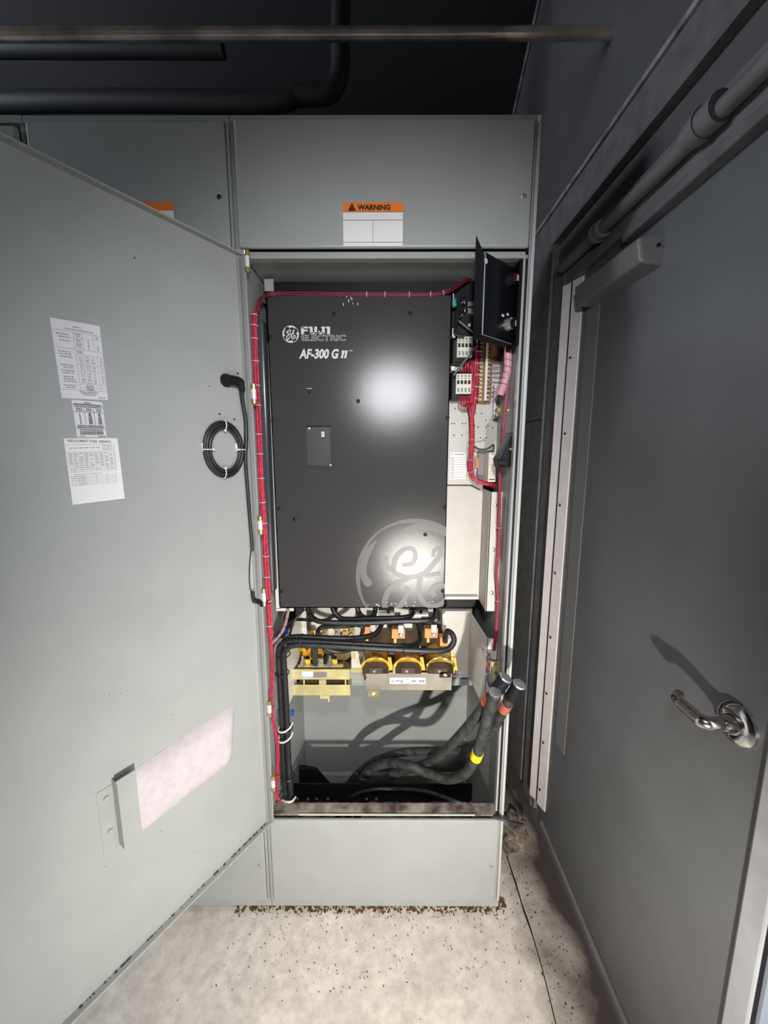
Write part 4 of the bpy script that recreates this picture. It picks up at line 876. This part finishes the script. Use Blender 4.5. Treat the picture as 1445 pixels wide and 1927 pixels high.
# ------------------------------------------------------------------ power cables
def cable(name, label, px, r, Y=None, m=RUB, group=None, k=7, n=12, cat='cable'):
    o_ = MB().tube(spline(pxpath(px, Y), k), r, n).build(name, m, None, True); return tag(o_, label, cat, group)
R1 = .0088
trunk = [(541, 1495), (538, 1440), (536, 1380), (533, 1310), (530, 1260)]
c1 = cable('power_cable', 'uppermost of the thick bundled black cables, turning up left of the reactor', [(544, 1497, .07), (541, 1430, .07), (538, 1350, .065), (533, 1270, .06), (530, 1228, .055), (534, 1207, .05), (550, 1199, .05), (580, 1199, .05), (620, 1201, .05), (655, 1202, .055), (685, 1199, .07), (706, 1193, .09), (716, 1180, .12), (718, 1165, .15)], R1)
c2 = cable('power_cable', 'middle of the thick bundled black cables, turning up among the orange terminals', [(537, 1497, .06), (533, 1430, .06), (530, 1350, .055), (526, 1270, .05), (524, 1230, .045), (529, 1213, .04), (548, 1207, .035), (590, 1208, .035), (650, 1211, .035), (710, 1214, .035), (755, 1216, .04), (778, 1214, .06), (790, 1204, .09), (789, 1186, .13), (785, 1168, .17)], R1)
c3 = cable('power_cable', 'lowest of the thick black cables, curling in a loop at the reactor end', [(548, 1495, .05), (543, 1430, .05), (540, 1350, .045), (536, 1270, .04), (534, 1236, .03), (540, 1221, .025), (556, 1214, .025), (600, 1215, .025), (660, 1218, .025), (720, 1221, .025), (780, 1224, .025), (825, 1225, .03), (845, 1220, .04), (854, 1207, .05), (851, 1194, .06), (843, 1188, .075), (838, 1195, .10), (838, 1206, .15)], R1)
cable('power_cable', 'black cable hanging from the left underside of the drive and sweeping right', [(579, 1140, .15), (581, 1152, .14), (590, 1164, .12), (605, 1170, .11), (640, 1172, .11), (690, 1172, .11), (750, 1169, .11), (795, 1168, .11), (813, 1165, .12), (819, 1155, .15), (820, 1140, .19)], .0085)
cable('power_cable', 'black cable looping under the drive just right of the first hanging one', [(625, 1140, .16), (628, 1150, .155), (636, 1160, .15), (650, 1165, .145), (700, 1164, .14), (760, 1162, .14), (776, 1155, .16), (778, 1140, .18)], .0085)
cable('power_cable', 'black cable curving left under the drive behind the first hanging one', [(634, 1140, .19), (630, 1154, .18), (620, 1164, .17), (600, 1168, .17), (570, 1166, .16), (552, 1167, .13), (538, 1180, .10), (520, 1197, .06), (512, 1206, .05)], .0055)
cable('power_cable', 'black U shaped cable loop below the middle of the drive', [(672, 1140, .17), (675, 1152, .17), (684, 1162, .17), (695, 1163, .17), (704, 1156, .17), (707, 1140, .18)], .0085)
cable('power_cable', 'short black cable arching over the transformer terminals', [(597, 1196, .16), (599, 1186, .16), (608, 1180, .16), (640, 1178, .16), (668, 1176, .17), (682, 1180, .17), (680, 1198, .18)], .0075)
cable('power_cable', 'short black cable dropping into the transformer bolts', [(594, 1205, .10), (593, 1222, .12), (593, 1238, .165), (594, 1250, .18)], .0095, m=mat('grey_black_cable', (.035, .037, .036), .4))
cable('power_cable', 'slack black cable sagging just below the bundle above the transformer', [(600, 1212, .06), (618, 1222, .07), (642, 1226, .075), (662, 1220, .07), (676, 1213, .06)], .008)
cable('power_cable', 'thin black lead crossing at the left of the drive underside', [(572, 1147, .14), (560, 1160, .12), (552, 1172, .11), (546, 1190, .09), (543, 1204, .07)], .004)
for i, (x, y, Y, h, v) in enumerate(((533, 1231, .052, 1, 0), (531, 1266, .052, 1, 0), (538, 1370, .055, 1, 0), (542, 1460, .055, 1, 0), (568, 1206, .04, 0, 1), (667, 1211, .04, 0, 1), (760, 1219, .032, 0, 1))):
    c = at(x, y, 'Y', Y); rr = .021 if i < 6 else .017
    tag(MB().tube([c+(Vector((math.cos(t)*rr, math.sin(t)*.020, .002*math.sin(t))) if h else Vector((.002*math.sin(t), math.sin(t)*.020, math.cos(t)*rr))) for t in [2*math.pi*k/20 for k in range(21)]], .0018, 6, cap=False).build('cable_tie', RUB, None, True),
        ('black tie at the bend of the upright black cables', 'second black tie down the upright black cables', 'third black tie down the upright black cables, below the white straps', 'lowest black tie on the upright black cables', 'leftmost black tie on the level black cable bundle', 'middle black tie on the level black cable bundle', 'rightmost black tie on the level black cable bundle')[i], 'cable tie', 'black cable ties')
for i, y in enumerate((1365, 1384)):
    c = at(537, y, 'Y', .058); tag(MB().tube(spline([c+Vector((-.020, .005, -.004)), c+Vector((-.018, -.018, -.006)), c+Vector((0, -.026, -.004)), c+Vector((.018, -.018, .004)), c+Vector((.024, 0, .010))], 5), .0028, 7).build('cable_strap', IVORY, None, True), ('upper' if i == 0 else 'lower')+' white strap around the upright black cables', 'strap', 'white straps')
tag(MB().tube(spline(pxpath([(531, 1506, .045), (540, 1509, .03), (549, 1508, .03), (556, 1500, .05)]), 5), .0035, 7).build('cable_strap', IVORY, None, True), 'white strap at the foot of the upright black cables', 'strap', 'white straps')
for i, (x, y) in enumerate(((539, 1189), (550, 1341), (520, 1382), (515, 1398))):
    q = at(x, y, 'Y', .085); tag(MB().obox(q, (.0055, 0, 0), (0, .006, 0), (.001, 0, .0085)).build('blue_tab', BLUE, None, bevel=.001), ('blue tab behind the bend of the black cables', 'blue tab right of the upright cables, above the white straps', 'blue tab left of the upright cables by the white straps', 'lowest blue tab left of the upright cables')[i], 'tab', 'blue tabs')
tag(MB().tube(spline(pxpath([(543, 1148, .10), (538, 1170, .09), (530, 1190, .07), (516, 1206, .05), (510, 1212, .04)]), 5), .0048, 8).build('braided_lead', mat('braid', (.28, .17, .15), .6, noise=.5, nscale=150), None, True), 'brown and grey braided lead left of the drive underside', 'lead')

# loose heavy cables with cut ends
RC = .0165
def loose(label, px, r, end, sleeve, tape, tm, m=DUSTRUB):
    P = spline(pxpath(px), 7); t = thing('loose_cable', label, 'cable', P[-1], None)
    MB().tube(P, r, 14).build('jacket', m, t, True)
    d0 = (P[0]-P[2]).normalized()
    if sleeve: MB().tube([P[0]+d0*.001]+P[1:sleeve], r*1.22, 14).build('end_sleeve', BLK, t, True)
    MB().tube([P[0]+d0*.001, P[0]+d0*.004, P[0]+d0*.0045], [r*1.22 if sleeve else r*1.05, r*1.05, r*.8], 14).build('cut_end', COPPER, t, True)
    j = tape; MB().tube(P[j:j+4], r*1.10, 14).build('tape_band', tm, t, True)
    return t
loose('heavy loose cable with a bright orange tape band and sleeved end', [(951, 1276, -.13), (935, 1297, -.12), (918, 1320, -.105), (895, 1350, -.07), (865, 1385, -.01), (832, 1418, .07), (798, 1438, .15), (755, 1452, .20), (715, 1470, .24), (690, 1496, .27), (675, 1530, .30), (668, 1545, .31)], .0150, 1, 9, 12, RTAPE)
loose('heavy loose cable with a yellow tape band, sagging in a deep curve', [(931, 1304, -.15), (925, 1325, -.14), (914, 1362, -.11), (903, 1402, -.06), (893, 1430, -.03), (874, 1456, .01), (841, 1466, .07), (805, 1455, .11), (770, 1441, .14), (732, 1436, .18), (700, 1447, .21), (680, 1467, .24), (664, 1494, .27), (655, 1535, .30)], .0155, 1, 0, 24, YTAPE)
loose('heavy loose cable with a faded red tape band, farthest right end', [(977, 1288, -.15), (962, 1312, -.13), (945, 1340, -.09), (926, 1374, -.02), (900, 1398, .05), (858, 1412, .10), (810, 1413, .15), (762, 1415, .20), (720, 1426, .24), (690, 1441, .26), (662, 1468, .28), (645, 1496, .29), (635, 1540, .30)], .0140, 1, 8, 10, FTAPE)
gc = thing('ground_cable', 'thin dusty grey cable with a green sleeve trailing out over the sill', 'cable', at(930, 1535, 'Y', 0))
P = spline(pxpath([(655, 1500, .19), (690, 1488, .17), (740, 1484, .15), (800, 1489, .12), (842, 1502, .09), (893, 1521, .06), (923, 1534, .01), (945, 1541, -.02), (960, 1548, -.02), (985, 1552, -.0)]), 7)
MB().tube(P, .0055, 10).build('jacket', DUSTRUB, gc, True); MB().tube(P[32:39], .0066, 10).build('green_sleeve', GREEN, gc, True)
rk = at(589, 1487, 'Y', .28)
tag(MB().tube([rk+EZ*-.075, rk+EZ*-.0, rk+Vector((-.002, 0, .018)), rk+Vector((-.004, 0, .024))], [.016, .014, .010, .004], 12).build('red_cap', REDB, None, True), 'small red plastic cap at the bottom left behind the black rail', 'cap')
# left side: white cord of the hinge wall is omitted; rust debris inside
dl = MB()
for i in range(260):
    x, y = random.uniform(.10, .55), random.uniform(.35, .495); s_ = random.uniform(.002, .007); z = .012+random.random()**2*.03
    dl.obox((x, y, z), (s_, 0, 0), (0, s_*.7, s_*.3), (0, 0, s_*.4))
tag(dl.build('loose_dirt', mat('dust', (.10, .095, .09), .95), None), 'heap of dust and dirt on the cabinet floor at the back', 'dirt', kind='stuff')

# ------------------------------------------------------------------ floor debris
LEAF = mat('dry_leaf', (.13, .055, .035), .9, noise=.5, nscale=80)
lb = MB()
for i in range(1600):
    x = random.uniform(-.12, .78); y = .035-abs(random.gauss(0, .024)) if random.random() < .86 else random.uniform(-.2, 0.0); s_ = random.uniform(.0012, .0048)
    if y < -.01: s_ *= .4
    a_ = random.uniform(0, 6.3); u = Vector((math.cos(a_), math.sin(a_), random.uniform(-.3, .3))); v = Vector((-math.sin(a_), math.cos(a_), random.uniform(-.4, .4)))
    lb.obox((x, y, -.0185+s_*.3), u*s_, v*s_*random.uniform(.3, .8), EZ*.0006)
tag(lb.build('leaf_litter', LEAF, None), 'brown leaf crumbs and rust flakes along the foot of the grey cabinets', 'litter', kind='stuff')
db = MB()
for i in range(420):
    y = random.uniform(-.3, .35); x = min(1.0, max(.76, random.gauss(.86-.10*(y-.1), .05))); s_ = random.uniform(.0005, .0013) if random.random() < .88 else random.uniform(.0014, .0024)
    db.obox((x, y, -.0195+s_*.4), (s_, 0, 0), (0, s_*random.uniform(.4, 1), 0), (0, 0, s_*.5))
tag(db.build('floor_grit', mat('dark_grit', (.07, .055, .045), .95), None), 'dark grit scattered on the floor between cabinet and door', 'grit', kind='stuff')
# broken concrete lump in the corner
bm = bmesh.new(); bmesh.ops.create_icosphere(bm, subdivisions=4, radius=1); rnd = random.Random(3)
from mathutils import noise as mnoise
for v in bm.verts:
    n_ = mnoise.noise(v.co*2.2)*.35+mnoise.noise(v.co*6)*.16; v.co *= 1+n_; v.co = Vector((v.co.x*.080, v.co.y*.085, max(-.045, v.co.z*.055)))
me = bpy.data.meshes.new('rubble'); bm.to_mesh(me); bm.free(); me.materials.append(mat('crumbly_foam', (.26, .21, .16), .95, noise=.6, nscale=30, col2=(.02, .018, .016)))
ru = bpy.data.objects.new('rubble_lump', me); COL.objects.link(ru); ru.location = (.845, .25, .022)
tag(ru, 'crumbly stained lump of rubble on the floor between cabinet and door', 'rubble')
